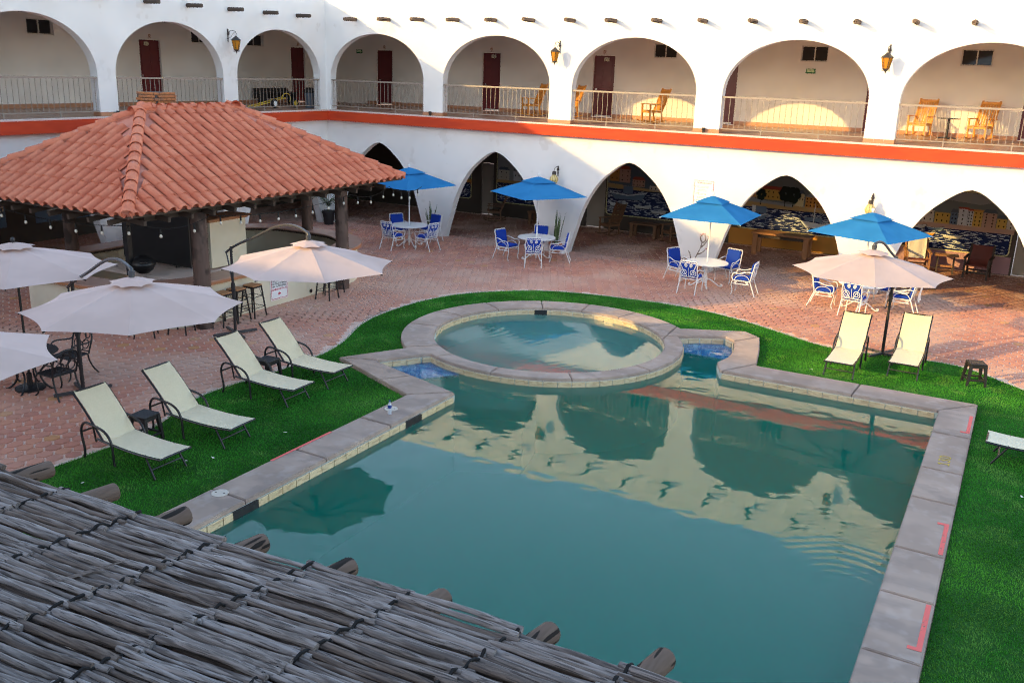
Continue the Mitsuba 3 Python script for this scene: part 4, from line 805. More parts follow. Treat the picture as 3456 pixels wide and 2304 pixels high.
def cantilever(x, y, pole, z_edge, z_top, r, ph, lab, mat='m_beige', top=2.35, hang=True):
    t = thing('cantilever_umbrella', lab, 'umbrella', 'beige cantilever umbrellas around the pool'); o = np.array([x, y, 0.])
    put(t, 'canopy', canopy(8, r, z_edge, z_top, ph, .035, .055, .06, 8, 7), mat, TR(x, y), smooth=25)
    put(t, 'vent_flap', canopy(8, .36, z_top - .01, z_top + .075, ph + .39, -.012, .16, .0, 6, 3), mat, TR(x, y), smooth=25)
    for i in range(8):
        a = ph + i * math.pi / 4; e = np.array([math.cos(a), math.sin(a), 0]); put(t, 'rib', bar(o + e * .06 + [0, 0, z_top - .045], o + e * (r - .01) + [0, 0, z_edge - .02], .016, .02), 'm_blackmetal')
        put(t, 'strut', rod(o + [0, 0, z_top - .42], o + e * r * .5 + [0, 0, z_top + (z_edge - z_top) * .47 - .04], .007, 5), 'm_blackmetal')
    put(t, 'hub', cat(lathe([(0, .12), (.03, .12), (.045, .09), (.035, .0), (.035, -.45), (0, -.46)], 12, x, y, z_top), lathe([(0, .17), (.05, .16), (.05, .1), (0, .1)], 12, x, y, z_top)), 'm_graymetal', smooth=40)
    px_, py_ = pole; u = np.array([x - px_, y - py_, 0]); d = np.linalg.norm(u); u = u / d; b = np.array([px_, py_, 0.])
    at = lambda s, z: b + u * s + [0, 0, z]
    arm = spline([at(-.30, top - .14), at(0, top), at(d * .35, top + .5 * (z_top + .20 - top)), at(d * .75, z_top + .21), at(d - .03, z_top + .20)], 24)
    put(t, 'arm', tube(arm, .026, 9), 'm_graymetal', smooth=60); put(t, 'arm_elbow', tube([at(d - .05, z_top + .20), at(d, z_top + .19), at(d, z_top + .14), at(d, z_top + .06)], [.034, .036, .034, .028], 9), 'm_graymetal', smooth=60)
    put(t, 'pole', cat(rod(at(0, .02), at(0, top + .04), .029, 12), rod(at(0, .02), at(0, .9), .034, 12)), 'm_blackmetal', smooth=50)
    put(t, 'brace', cat(rod(at(-.28, top - .14), at(0, top - .78), .016, 7), lathe([(0, -.1), (.045, -.1), (.045, .1), (0, .1)], 10, *at(0, top - .87))), 'm_blackmetal', smooth=50)
    put(t, 'crank', cat(tube([at(.04, top - .9), at(.10, top - .92), at(.11, top - 1.08), at(.15, top - 1.1)], .012, 6)), 'm_blackmetal'); put(t, 'handle', rod(at(-.28, top - .13), at(-.42, top - .13), .016, 7), 'm_alu')
    w = np.array([-u[1], u[0], 0])
    put(t, 'base', cat(*[bar(at(0, .05) + e * s0, at(0, .05) + e * .50, .05, .05) for e in (u, -u, w, -w) for s0 in (.02,)]), 'm_graymetal')
cantilever(12.0, -18.85, (9.04, -17.74), 2.29, 2.68, 1.58, .05, 'beige cantilever umbrella on the left nearest the lounger row, wholly in view', top=2.05)
cantilever(12.0, -14.93, (8.47, -13.42), 2.29, 2.68, 1.58, .1, 'beige cantilever umbrella in front of the bar notice, farthest of the left row', top=1.95)
cantilever(12.1, -22.05, (9.1, -21.0), 2.30, 2.69, 1.58, -.15, 'beige cantilever umbrella cut by the left edge above the black table', top=2.05)
cantilever(20.80, -7.25, (21.18, -6.45), 1.99, 2.40, 1.62, .2, 'sunlit salmon beige cantilever umbrella over the two loungers on the right', top=2.2)
def market(x, y, z_edge, z_top, r, n, ph, lab, mat, pole_m, group, vent=True, base=True):
    t = thing('patio_umbrella', lab, 'umbrella', group); o = np.array([x, y, 0.])
    put(t, 'canopy', canopy(n, r, z_edge, z_top, ph, .05 if n == 4 else .035, .02 if n == 4 else .055, .05, 10, 7), mat, TR(x, y), smooth=25)
    if n == 4:
        put(t, 'vent_flap', canopy(4, r * .36, z_top + (z_edge - z_top) * .24, z_top + .05, ph, -.01, .02, 0, 6, 3), mat, TR(x, y), smooth=25)
    else: put(t, 'vent_flap', canopy(n, .36, z_top - .01, z_top + .07, ph + .39, -.012, .16, .0, 6, 3), mat, TR(x, y), smooth=25)
    for i in range(n):
        a = ph + i * 2 * math.pi / n; e = np.array([math.cos(a), math.sin(a), 0]); put(t, 'rib', bar(o + e * .04 + [0, 0, z_top - .04], o + e * (r - .01) + [0, 0, z_edge - .02], .014, .02), pole_m)
        put(t, 'strut', rod(o + [0, 0, z_top - .5], o + e * r * .5 + [0, 0, z_top + (z_edge - z_top) * .46 - .04], .008, 5), pole_m)
    put(t, 'pole', cat(rod(o + [0, 0, .03], o + [0, 0, z_top + .02], .021, 12)), pole_m, smooth=50)
    put(t, 'finial', lathe([(0, .16), (.03, .15), (.045, .115), (.03, .075), (.018, .05), (.02, .03), (0, .03)], 12, x, y, z_top), pole_m, smooth=50)
    if base: put(t, 'base', lathe([(0, .0), (.26, .0), (.26, .035), (.2, .06), (.05, .08), (.045, .3), (.03, .31), (0, .31)], 24, x, y, 0), 'm_black' if pole_m != 'm_white' else 'm_white', smooth=40)
UG = 'square blue umbrellas through the white tables'
market(5.38, -2.32, 2.08, 2.60, 1.60, 4, math.radians(-57), 'square blue umbrella partly behind the bar roof corner', 'm_blue', 'm_white', UG, base=False)
market(9.89, -1.65, 2.10, 2.61, 1.60, 4, math.radians(-77), 'square blue umbrella in shade, second from the bar', 'm_blue', 'm_white', UG, base=False)
market(15.70, -2.15, 2.06, 2.58, 1.62, 4, math.radians(-44), 'bright blue square umbrella in front of the pool rules notice', 'm_blue', 'm_white', UG, base=False)
market(20.01, -2.30, 2.05, 2.56, 1.62, 4, math.radians(-66), 'square blue umbrella behind the salmon umbrella', 'm_blue', 'm_white', UG, base=False)
market(8.05, -18.10, 2.24, 2.64, 1.66, 8, .1, 'beige centre pole umbrella over the black table at the left edge', 'm_beige', 'm_black', None)

# ------------------------------------------------------------------ white wrought iron tables and blue cushioned chairs
TP = Proto(); TP.add('tabletop', cat(lathe([(.03, .735), (.60, .735), (.615, .725), (.61, .705), (.58, .70), (.03, .70)], 40)), 'm_white', smooth=40)
TP.add('column', lathe([(.03, .70), (.055, .69), (.045, .62), (.035, .40), (.05, .30), (.06, .22), (.04, .12), (0, .10)], 14), 'm_white', smooth=40)
for i in range(4):
    a = i * math.pi / 2 + .4; c, s = math.cos(a), math.sin(a); pts = [(.04, .24), (.16, .20), (.30, .10), (.42, .03), (.47, .035), (.485, .07), (.455, .09), (.435, .065)]
    TP.add('foot' + (f'_{i:03d}' if i else ''), tube([(r * c, r * s, z) for r, z in spline([(p[0], p[1], 0) for p in pts], 22)[:, :2]], .019, 6), 'm_white', smooth=60)
TP.add('scroll_brace', cat(*[tube([(r * math.cos(a), r * math.sin(a), z) for r, z in spline([(.05, .42, 0), (.18, .50, 0), (.22, .60, 0), (.12, .64, 0), (.12, .58, 0)], 14)[:, :2]], .010, 5) for a in np.arange(4) * math.pi / 2 + .4]), 'm_white', smooth=60)
for x, y, lab in ((5.38, -2.32, 'round white iron table nearest the bar'), (9.89, -1.65, 'round white iron table under the second blue umbrella from the bar'), (15.7, -2.15, 'round white iron table under the bright blue umbrella'), (20.01, -2.30, 'round white iron table mostly hidden by the salmon umbrella')):
    TP.place('garden_table', TR(x, y, 0, x), lab, 'table', 'round white tables under blue umbrellas')
CP = Proto(); w = .25
bk = lambda z: -.24 - .10 * max(0, z - .42) / .5
CP.add('seat_frame', cat(*[rod(a, b, .013, 6) for a, b in (((-w, -.24, .41), (w, -.24, .41)), ((-w, .24, .41), (w, .24, .41)), ((-w, -.24, .41), (-w, .24, .41)), ((w, -.24, .41), (w, .24, .41)), ((-w, -.22, .32), (-w, .23, .32)), ((w, -.22, .32), (w, .23, .32)))]), 'm_white', smooth=60)
CP.add('back_frame', cat(tube([(-w, bk(.41), .41), (-w, bk(.9), .9), (-w + .02, bk(.93), .93), (w - .02, bk(.93), .93), (w, bk(.9), .9), (w, bk(.41), .41)], .014, 6), rod((-w, bk(.47), .47), (w, bk(.47), .47), .011, 6), rod((-w, bk(.87), .87), (w, bk(.87), .87), .007, 5), *[rod((x, bk(.87), .87), (x + .05 * s, bk(.92), .92), .006, 4) for s in (-1, 1) for x in np.linspace(-.19, .19, 5)]), 'm_white', smooth=60)
def scroll(s):
    pts = []
    for t in np.linspace(0, 1, 30):
        if t < .55: q = t / .55; x, z = s * (.235 - .235 * q ** 1.2 + .0), .86 - .0 * q - .33 * q ** 1.6; x = s * (.02 + .215 * (1 - q) ** .8); z = .50 + .36 * (1 - q) ** 1.0 * (1 - .25 * q)
        else: q = (t - .55) / .45; a = -math.pi * .5 + q * 3.4 * math.pi; r = .105 * (1 - .78 * q); cx, cz = s * .125, .60; x, z = cx + s * r * math.cos(a) * 1.0, cz + r * math.sin(a)
        pts.append((x, bk(z) - .028, z))
    return tube(spline(pts, 60), .010, 5)
CP.add('back_scroll', scroll(-1), 'm_white', smooth=60); CP.add('back_scroll_001', scroll(1), 'm_white', smooth=60)
CP.add('top_curl', cat(*[tube([(s * (.075 + .05 * (1 - q) * math.cos(4.6 * math.pi * q)), bk(.80) - .028, .80 + .05 * (1 - q) * math.sin(4.6 * math.pi * q)) for q in np.linspace(0, .9, 24)], .008, 5) for s in (-1, 1)], tube([(0, bk(.47) - .028, .47), (0, bk(.66) - .028, .66), (-.0, bk(.74) - .028, .74)], .009, 5)), 'm_white', smooth=60)
for i, s in enumerate((-1, 1)):
    CP.add('armrest' + ('_001' if i else ''), cat(tube(spline([(s * w, bk(.66), .66), (s * (w + .03), -.10, .665), (s * (w + .045), .10, .62), (s * (w + .045), .22, .62), (s * (w + .03), .26, .54), (s * (w + .01), .22, .42)], 20), .014, 6), tube(spline([(s * w, -.22, .42), (s * w, -.16, .53), (s * w, .0, .57), (s * w, .14, .52), (s * w, .19, .42)], 14), .009, 5)), 'm_white', smooth=60)
    CP.add('front_leg' + ('_001' if i else ''), tube(spline([(s * w, .24, .41), (s * w, .27, .30), (s * w, .235, .12), (s * w, .265, 0)], 10), .013, 6), 'm_white', smooth=60)
    CP.add('rear_leg' + ('_001' if i else ''), rod((s * w, -.24, .41), (s * (w + .01), -.40, 0), .014, 6), 'm_white', smooth=60)
    CP.add('side_scroll' + ('_001' if i else ''), cat(*[tube([(s * w, y + .045 * (1 - q) * math.cos(4 * math.pi * q) * d, .365 + .042 * (1 - q) * math.sin(4 * math.pi * q)) for q in np.linspace(0, .85, 16)], .007, 4) for y, d in ((-.16, 1), (.16, -1))]), 'm_white', smooth=60)
CP.add('seat_cushion', rbox(-.235, .235, -.22, .25, .425, .50, .03), 'm_cushion', smooth=60)
m = rbox(-.225, .225, -.035, .035, .0, .43, .03); a = math.atan2(.10, .5); CP.add('back_cushion', moved(m, TR(0, bk(.48) + .035, .49) @ rot_x(a)), 'm_cushion', smooth=60)
CG = 'white iron chairs with blue cushions'
def chair(x, y, fx, fy, lab): CP.place('garden_chair', TR(x, y, 0, face(fx, fy)), lab, 'chair', CG)
for a in ((5.2, -2.98, .12, 1, 'blue cushioned chair on the near side of the table beside the bar'), (6.2, -2.5, -1, .15, 'blue cushioned chair right of the table beside the bar, scroll back to the pool'), (4.62, -1.8, 1, -.6, 'blue cushioned chair on the far left of the table beside the bar'), (5.42, -1.12, -.2, -1, 'blue cushioned chair at the far side of the table beside the bar'),
          (9.1, -2.15, 1, -.2, 'blue cushioned chair left of the second table from the bar'), (10.28, -2.58, -.45, .89, 'blue cushioned chair on the near side of the second table from the bar'), (10.62, -1.52, -.92, -.39, 'blue cushioned chair right of the second table, before the potted snake plant'), (9.55, -.82, .2, -.95, 'blue cushioned chair at the far side of the second table from the bar'),
          (14.78, -1.78, .85, -.4, 'blue cushioned chair left of the third table from the bar'), (15.56, -3.05, .02, 1, 'blue cushioned chair on the near side of the third table from the bar'), (16.0, -1.02, -.3, -1, 'blue cushioned chair at the far side of the third table from the bar'), (16.85, -2.38, -1, -.05, 'blue cushioned chair pulled out right of the third table, part in sun'),
          (19.1, -2.42, 1, .02, 'blue cushioned chair left of the table behind the salmon umbrella'), (19.95, -2.98, .15, 1, 'blue cushioned chair on the near side of the table behind the salmon umbrella'), (20.35, -1.2, -.15, -1, 'blue cushioned chair at the far side of the table behind the salmon umbrella'), (21.0, -1.95, -1, .05, 'blue cushioned chair with white towels, right of the table behind the salmon umbrella')): chair(*a)
def drape(w_, prof_, n=24, amp=.018, seed=0):
    """cloth over an edge: prof_ is a line of (y, z), the folds run down it"""
    r = np.random.default_rng(seed); q = spline([(a, b, 0) for a, b in prof_], 18)[:, :2]; ph = r.uniform(0, 6.28, 4); fr = r.uniform(9, 26, 4); v, f = [], []
    for i, (y, z) in enumerate(q):
        for j, x in enumerate(np.linspace(-w_ / 2, w_ / 2, n)):
            o = amp * sum(math.sin(fr[k] * x + ph[k] + .06 * i) for k in range(4)) * (.35 + .65 * abs(i / 17 - .5) * 2) * .5; v.append((x * (1 - .04 * math.sin(i * .5)), y + o, z + .3 * o * (i > 3)))
    for i in range(17):
        for j in range(n - 1): a = i * n + j; f += [(a, a + n, a + n + 1), (a, a + n + 1, a + 1)]
    return TM(v, f)
TC = TR(21.0, -1.95, 0, face(-1, .05))
k = thing('towel', 'white towel hanging over the back of the chair behind the salmon umbrella pole', 'towel'); put(k, 'cloth', drape(.44, [(-.16, .62), (-.27, .90), (-.335, .965), (-.40, .92), (-.42, .62), (-.43, .38)], seed=1), 'm_towel', TC, smooth=True)
k = thing('towel', 'white towel heaped on the seat of the chair behind the salmon umbrella pole', 'towel'); put(k, 'cloth', drape(.34, [(-.17, .70), (-.14, .55), (-.02, .53), (.10, .55), (.2, .52), (.28, .46)], seed=4, amp=.03), 'm_towel', TC, smooth=True)

# ------------------------------------------------------------------ bar stools, black table set
BP = Proto(); BP.add('seat', bx(-.16, .16, -.16, .16, .745, .78, .008), 'm_seatwood'); BP.add('seat_rim', cat(*[bar((a * .155, b * .155, .73), (c * .155, d * .155, .73), .02, .035) for a, b, c, d in ((-1, -1, 1, -1), (1, -1, 1, 1), (1, 1, -1, 1), (-1, 1, -1, -1))]), 'm_black')
for i, (sx, sy) in enumerate(((-1, -1), (1, -1), (1, 1), (-1, 1))): BP.add('leg' + (f'_{i:03d}' if i else ''), bar((sx * .145, sy * .145, .74), (sx * .215, sy * .215, 0), .026, .026), 'm_black')
def ring(z, s): return [bar((a * s, b * s, z), (c * s, d * s, z), .013, .013) for a, b, c, d in ((-1, -1, 1, -1), (1, -1, 1, 1), (1, 1, -1, 1), (-1, 1, -1, -1))]
BP.add('footrest', cat(ring(.24, .193)), 'm_black'); BP.add('upper_brace', cat(ring(.50, .168), *[bar((sx * .06, sy * .15, .72), (sx * .165, sy * .178, .42), .010, .010) for sx in (-1, 1) for sy in (-1, 1)]), 'm_black')
for x, y, rz, lab in ((7.66, -12.02, .08, 'black bar stool with wooden seat left of the swimwear notice'), (7.64, -12.52, .05, 'black bar stool with wooden seat just right of the near bar post'), (7.68, -12.98, -.05, 'black bar stool closest to the near bar post'), (7.95, -9.66, .1, 'black bar stool near the right bar post'), (7.72, -9.12, .3, 'black bar stool against the right bar post'), (7.0, -14.62, .7, 'black bar stool at the curved left end of the bar'), (7.42, -14.0, .35, 'black bar stool left of the near bar post')):
    BP.place('bar_stool', TR(x, y, 0, rz), lab, 'bar stool', 'black bar stools along the counter')
BT = thing('black_table', 'black cast metal table under the umbrella at the left edge', 'table'); put(BT, 'tabletop', lathe([(.03, .72), (.52, .72), (.53, .70), (.5, .69), (.03, .69)], 32, 8.05, -18.1), 'm_black', smooth=40)
for a in np.arange(4) * math.pi / 2 + .6: put(BT, 'leg', tube([(8.05 + r * math.cos(a), -18.1 + r * math.sin(a), z) for r, z in spline([(.42, .69, 0), (.36, .5, 0), (.2, .32, 0), (.22, .18, 0), (.42, .0, 0)], 14)[:, :2]], .019, 6), 'm_black', smooth=60)
KP = Proto(); bk2 = lambda z: -.23 - .14 * max(0, z - .42) / .45
KP.add('seat', cat(rbox(-.24, .24, -.23, .24, .405, .43, .012), *[rod((x, -.23, .43), (x, .24, .43), .006, 4) for x in np.linspace(-.2, .2, 6)]), 'm_black')
arch = [(-.24, .42), (-.25, .62), (-.23, .78), (-.14, .87), (0, .90), (.14, .87), (.23, .78), (.25, .62), (.24, .42)]
KP.add('back_frame', tube([(x, bk2(z), z) for x, z in spline([(a, b, 0) for a, b in arch], 26)[:, :2]], .017, 6), 'm_black', smooth=60)
lat = []
for cx, cz, r in ((0, .70, .10), (-.11, .58, .085), (.11, .58, .085), (0, .50, .06), (-.13, .75, .06), (.13, .75, .06), (0, .83, .05)): lat.append(tube([(cx + r * math.cos(a), bk2(cz + r * math.sin(a)), cz + r * math.sin(a)) for a in np.linspace(0, 6.283, 18)], .010, 5))
KP.add('back_lattice', cat(*lat, rod((-.24, bk2(.46), .46), (.24, bk2(.46), .46), .012, 5)), 'm_black', smooth=60)
for i, s in enumerate((-1, 1)):
    KP.add('armrest' + ('_001' if i else ''), tube(spline([(s * .245, bk2(.66), .66), (s * .28, -.05, .66), (s * .28, .16, .63), (s * .26, .20, .55), (s * .245, .18, .42)], 14), .015, 6), 'm_black', smooth=60)
    KP.add('front_leg' + ('_001' if i else ''), tube(spline([(s * .22, .2, .41), (s * .24, .24, .25), (s * .235, .21, .08), (s * .25, .28, 0)], 10), .016, 6), 'm_black', smooth=60); KP.add('rear_leg' + ('_001' if i else ''), tube(spline([(s * .22, -.22, .41), (s * .23, -.27, .2), (s * .26, -.40, 0)], 8), .016, 6), 'm_black', smooth=60)
for x, y, fx, fy, lab in ((8.72, -18.02, -1, -.0, 'black lattice back metal chair right of the black table'), (8.02, -17.22, .05, -1, 'black lattice back metal chair behind the black table'), (7.32, -18.25, 1, .1, 'black metal chair at the left of the black table')): KP.place('metal_chair', TR(x, y, 0, face(fx, fy)), lab, 'chair', 'black metal chairs around the black table')

# ------------------------------------------------------------------ rocking chairs, gallery and arcade furniture
def rocker_proto(mat):
    p = Proto(); bk3 = lambda z: -.22 - .30 * (z - .40) / .75
    for i, s in enumerate((-1, 1)):
        n = '_001' if i else ''
        p.add('rocker' + n, tube([(s * .27, .02 + 1.35 * math.sin(a), 1.38 - 1.35 * math.cos(a)) for a in np.linspace(-.36, .33, 14)], .020, 6), mat, smooth=60)
        p.add('front_leg' + n, bar((s * .27, .24, .04), (s * .27, .25, .62), .045, .045), mat); p.add('rear_leg' + n, bar((s * .27, -.26, .05), (s * .27, -.19, .42), .045, .045), mat)
        p.add('back_post' + n, bar((s * .27, bk3(.36), .36), (s * .27, bk3(1.17), 1.17), .05, .045), mat); p.add('armrest' + n, bar((s * .29, .30, .635), (s * .29, bk3(.66) - .03, .625), .075, .028), mat)
    p.add('top_rail', bar((-.27, bk3(1.10), 1.10), (.27, bk3(1.10), 1.10), .03, .09), mat); p.add('lower_rail', bar((-.27, bk3(.45), .45), (.27, bk3(.45), .45), .03, .05), mat)
    for i in range(6): x = -.2 + .08 * i; p.add('back_slat' + (f'_{i:03d}' if i else ''), trimesh.convex.convex_hull(np.array([(x + a, bk3(z) + b, z) for z in (.43, 1.08) for a in (-.027, .027) for b in (-.007, .007)])), mat)
    for i in range(6): y = -.18 + .085 * i; p.add('seat_slat' + (f'_{i:03d}' if i else ''), bx(-.26, .26, y, y + .07, .40 + .02 * i / 5, .42 + .02 * i / 5), mat)
    p.add('seat_apron', cat(bar((-.27, .24, .37), (.27, .24, .37), .025, .06), bar((-.27, -.2, .37), (.27, -.2, .37), .025, .05), bar((-.26, -.2, .38), (-.26, .24, .38), .025, .05), bar((.26, -.2, .38), (.26, .24, .38), .025, .05)), mat)
    return p
RP, RD = rocker_proto('m_orange'), rocker_proto('m_rocker')
for x, y, fx, fy, lab in ((6.75, 3.6, -.62, -.78, 'orange wooden rocking chair in shade behind the second upper arch railing'), (8.25, 3.7, -.62, -.78, 'orange wooden rocking chair half hidden by the pillar right of the second upper arch'), (11.5, 3.7, -.62, -.78, 'sunlit orange rocking chair alone in the third upper arch'), (20.1, 4.75, -.28, -.96, 'orange rocking chair left of the black pedestal table on the gallery'), (21.85, 4.8, -.35, -.94, 'orange rocking chair right of the black pedestal table on the gallery')):
    RP.place('rocking_chair', TR(x, y, SLAB, face(fx, fy)), lab, 'rocking chair', 'orange rocking chairs on the upper gallery')
for x, y, fx, fy, lab in ((9.92, 4.25, -.45, -.9, 'dark wooden rocking chair at the left in the third lower arch'), (12.4, 4.2, -.6, -.8, 'dark wooden rocking chair half hidden at the right of the third lower arch'), (4.9, 4.3, -.85, -.5, 'dark rocking chair deep in the second lower arch')):
    RD.place('rocking_chair', TR(x, y, 0, face(fx, fy)), lab, 'rocking chair', 'dark rocking chairs in the lower arcade')
k = thing('pedestal_table', 'small black pedestal table between two rocking chairs on the gallery', 'table'); put(k, 'tabletop', lathe([(0, .62), (.33, .62), (.33, .60), (0, .595)], 24, 20.95, 4.5, SLAB), 'm_black', smooth=40); put(k, 'column', rod((20.95, 4.5, SLAB + .03), (20.95, 4.5, SLAB + .6), .035, 10), 'm_black', smooth=50); put(k, 'foot', cat(*[bar((20.95, 4.5, SLAB + .04), (20.95 + .28 * math.cos(a), 4.5 + .28 * math.sin(a), SLAB + .015), .05, .03) for a in np.arange(4) * math.pi / 2 + .3]), 'm_black')
def leather_chair(x, y, fx, fy, mat, lab, wood='m_darkwood'):
    t = thing('leather_chair', lab, 'armchair', 'leather sling armchairs in the lower arcade'); T = TR(x, y, 0, face(fx, fy)); b4 = lambda z: -.24 - .22 * (z - .42) / .55
    cloth = lambda pts, n=8: TM([(a, q[0] - .03 * (1 - (a / .31) ** 2) * (i > 5), q[1] - .03 * (1 - (a / .31) ** 2) * (i <= 5)) for i, q in enumerate(pts) for a in np.linspace(-.31, .31, n)], [f_ for i in range(len(pts) - 1) for j in range(n - 1) for f_ in ((i * n + j, (i + 1) * n + j, (i + 1) * n + j + 1), (i * n + j, (i + 1) * n + j + 1, i * n + j + 1))])
    put(t, 'sling', cloth([(.30 - .09 * i, .43 - .012 * i) for i in range(6)] + [(b4(z), z) for z in (.46, .58, .72, .86, .97)]), mat, T, smooth=True)
    put(t, 'seat_edge', rod((-.31, .30, .425), (.31, .30, .425), .028, 8), mat, T, smooth=60)
    for s in (-1, 1):
        put(t, 'back_post', bar((s * .33, b4(.3), .3), (s * .33, b4(1.0), 1.0), .055, .06), wood, T); put(t, 'armrest', bar((s * .36, .30, .62), (s * .36, b4(.66), .66), .08, .04), wood, T)
        put(t, 'front_leg', bar((s * .34, .30, 0), (s * .34, .27, .61), .055, .055), wood, T); put(t, 'rear_leg', bar((s * .33, -.40, 0), (s * .33, -.15, .42), .055, .055), wood, T); put(t, 'side_rail', bar((s * .33, -.25, .38), (s * .33, .3, .42), .04, .07), wood, T)
    put(t, 'stretcher', bar((-.33, .28, .2), (.33, .28, .2), .03, .05), wood, T); put(t, 'stretcher', bar((-.33, -.28, .2), (.33, -.28, .2), .03, .05), wood, T)
    return T
TL = leather_chair(20.65, 4.5, .25, -.95, 'm_leather', 'reddish leather armchair with a white towel over its back', 'm_seatwood')
leather_chair(22.45, 4.45, -.12, -1, 'm_leather', 'dark brown leather armchair right of the low wooden table')
k = thing('towel', 'large white towel draped over the reddish leather armchair', 'towel'); put(k, 'cloth', drape(.56, [(.18, .44), (-.16, .46), (-.21, .62), (-.33, .90), (-.41, 1.03), (-.49, .98), (-.50, .62)], seed=2, amp=.022), 'm_towel', TL, smooth=True)
k = thing('low_table', 'small rustic wooden table between the two leather armchairs', 'table'); T = TR(21.5, 4.65, 0, .1); put(k, 'tabletop', bx(-.36, .36, -.2, .2, .56, .60, .01), 'm_seatwood', T)
for s in (-1, 1): put(k, 'trestle', cat(bar((s * .24, -.14, 0), (s * .24, -.02, .555), .05, .05), bar((s * .24, .14, 0), (s * .24, .02, .555), .05, .05), bar((s * .24, -.1, .2), (s * .24, .1, .2), .04, .06)), 'm_darkwood', T)
put(k, 'stretcher', bar((-.24, 0, .22), (.24, 0, .22), .05, .06), 'm_seatwood', T)
k = thing('wooden_desk', 'long heavy dark wooden desk table in the fourth lower arch', 'table'); T = TR(16.35, 4.25, 0, -.02); put(k, 'tabletop', bx(-1.0, 1.0, -.38, .38, .70, .77, .01), 'm_seatwood', T)
for sx in (-1, 1):
    for sy in (-1, 1): put(k, 'leg', bx(sx * .86 - .08, sx * .86 + .08, sy * .28 - .07, sy * .28 + .07, 0, .70, .008), 'm_seatwood', T)
put(k, 'apron', bx(-.8, .8, -.26, .26, .58, .698), 'm_darkwood', T)
for x, y, w_, lab in ((11.2, 4.6, 1.1, 'dark low bench table under the mural in the third lower arch'), (6.65, 4.6, .6, 'small dark wooden side table deep in the second lower arch')):
    k = thing('side_table', lab, 'table'); put(k, 'tabletop', bx(x - w_ / 2, x + w_ / 2, y - .28, y + .28, .48, .53, .01), 'm_rocker')
    for sx in (-1, 1):
        for sy in (-1, 1): put(k, 'leg', bx(x + sx * (w_ / 2 - .09) - .05, x + sx * (w_ / 2 - .09) + .05, y + sy * .2 - .05, y + sy * .2 + .05, 0, .479), 'm_rocker')
k = thing('hand_truck', 'yellow hand truck lying on the shaded gallery beyond the bar roof', 'hand truck'); X = -1.6
put(k, 'frame', cat(rod((X, -2.45, SLAB + .06), (X, -.75, SLAB + .36), .022, 7), rod((X + .25, -2.45, SLAB + .06), (X + .25, -.75, SLAB + .36), .022, 7), rod((X, -1.9, SLAB + .16), (X + .25, -1.9, SLAB + .16), .02, 6), tube(spline([(X + .2, -.9, SLAB + .34), (X + .2, -.75, SLAB + .5), (X + .2, -.5, SLAB + .48), (X + .2, -.45, SLAB + .2)], 10), .02, 6)), 'm_yellow', smooth=60)
for i, (y, m_) in enumerate(((-1.45, 'm_white'), (-.35, 'm_yellow'))): put(k, 'wheel', moved(lathe([(.05, -.04), (.15, -.045), (.17, 0), (.15, .045), (.05, .04)], 18), TR(X + .35, y, SLAB + .17) @ rot_y(math.pi / 2)), 'm_black', smooth=40); put(k, 'wheel_hub', moved(lathe([(0, .05), (.09, .05), (.1, .03)], 14), TR(X + .35, y, SLAB + .17) @ rot_y(math.pi / 2)), m_)
k = thing('litter_bin', 'blue grey litter bin with dark lid at the end of the shaded gallery', 'bin'); put(k, 'body', lathe([(0, 0), (.17, 0), (.21, .55), (0, .55)], 16, -.95, .15, SLAB), 'm_bin', smooth=40); put(k, 'lid', lathe([(.22, .555), (.22, .66), (.12, .74), (0, .75)], 16, -.95, .15, SLAB), 'm_black', smooth=40)
k = thing('gallery_bench', 'long dark bench against the wall of the corner gallery', 'bench'); put(k, 'seat', bx(-4.3, -3.75, .7, 2.65, SLAB + .40, SLAB + .46), 'm_black'); put(k, 'back', bx(-4.4, -4.3, .7, 2.65, SLAB + .2, SLAB + .60), 'm_black')
for y in (.8, 2.5): put(k, 'leg', bx(-4.2, -3.8, y, y + .06, SLAB, SLAB + .40), 'm_black')

# ------------------------------------------------------------------ potted plants
def pot(t, x, y, r, h, mat='m_terracotta'): put(t, 'pot', lathe([(0, 0), (r * .72, 0), (r * .95, h * .8), (r * 1.06, h * .82), (r * 1.08, h), (r * .95, h), (r * .9, h * .93), (0, h * .92)], 24, x, y), mat, smooth=35); put(t, 'soil', lathe([(r * .9, h * .935), (0, h * .95)], 16, x, y), 'm_soil')
def blade(x, y, z, a, lean, h, w_, tw=.6, n=7, curl=0.):
    v, f = [], []
    for i in range(n):
        t = i / (n - 1); wd = w_ * (1 - t ** 2.2) * (.75 + .5 * math.sin(2.4 * t)); c = np.array([x + math.cos(a) * lean * t ** 1.5, y + math.sin(a) * lean * t ** 1.5, z + h * t - curl * t ** 3]); b = a + math.pi / 2 + tw * t
        v += [c - [math.cos(b) * wd, math.sin(b) * wd, 0], c + [-.25 * wd * math.sin(b), .25 * wd * math.cos(b), 0], c + [math.cos(b) * wd, math.sin(b) * wd, 0]]
    for i in range(n - 1):
        for j in (0, 1): q = 3 * i + j; f += [(q, q + 3, q + 4), (q, q + 4, q + 1)]
    return TM(v, f)
for x, y, lab, n, hs in ((9.98, -.46, 'snake plant in a terracotta pot right of the second table from the bar', 15, (.55, 1.15)), (4.98, -.42, 'snake plant behind the chairs beside the bar', 10, (.5, 1.0))):
    t = thing('snake_plant', lab, 'plant', 'potted snake plants by the pillars'); pot(t, x, y, .21, .40)
    for i in range(n): a, r_ = RNG.uniform(0, 6.28), RNG.uniform(.0, .13); put(t, 'leaf', blade(x + r_ * math.cos(a), y + r_ * math.sin(a), .37, a, RNG.uniform(.02, .22), RNG.uniform(*hs), .03, RNG.uniform(-1, 1)), 'm_sansevieria', smooth=True)
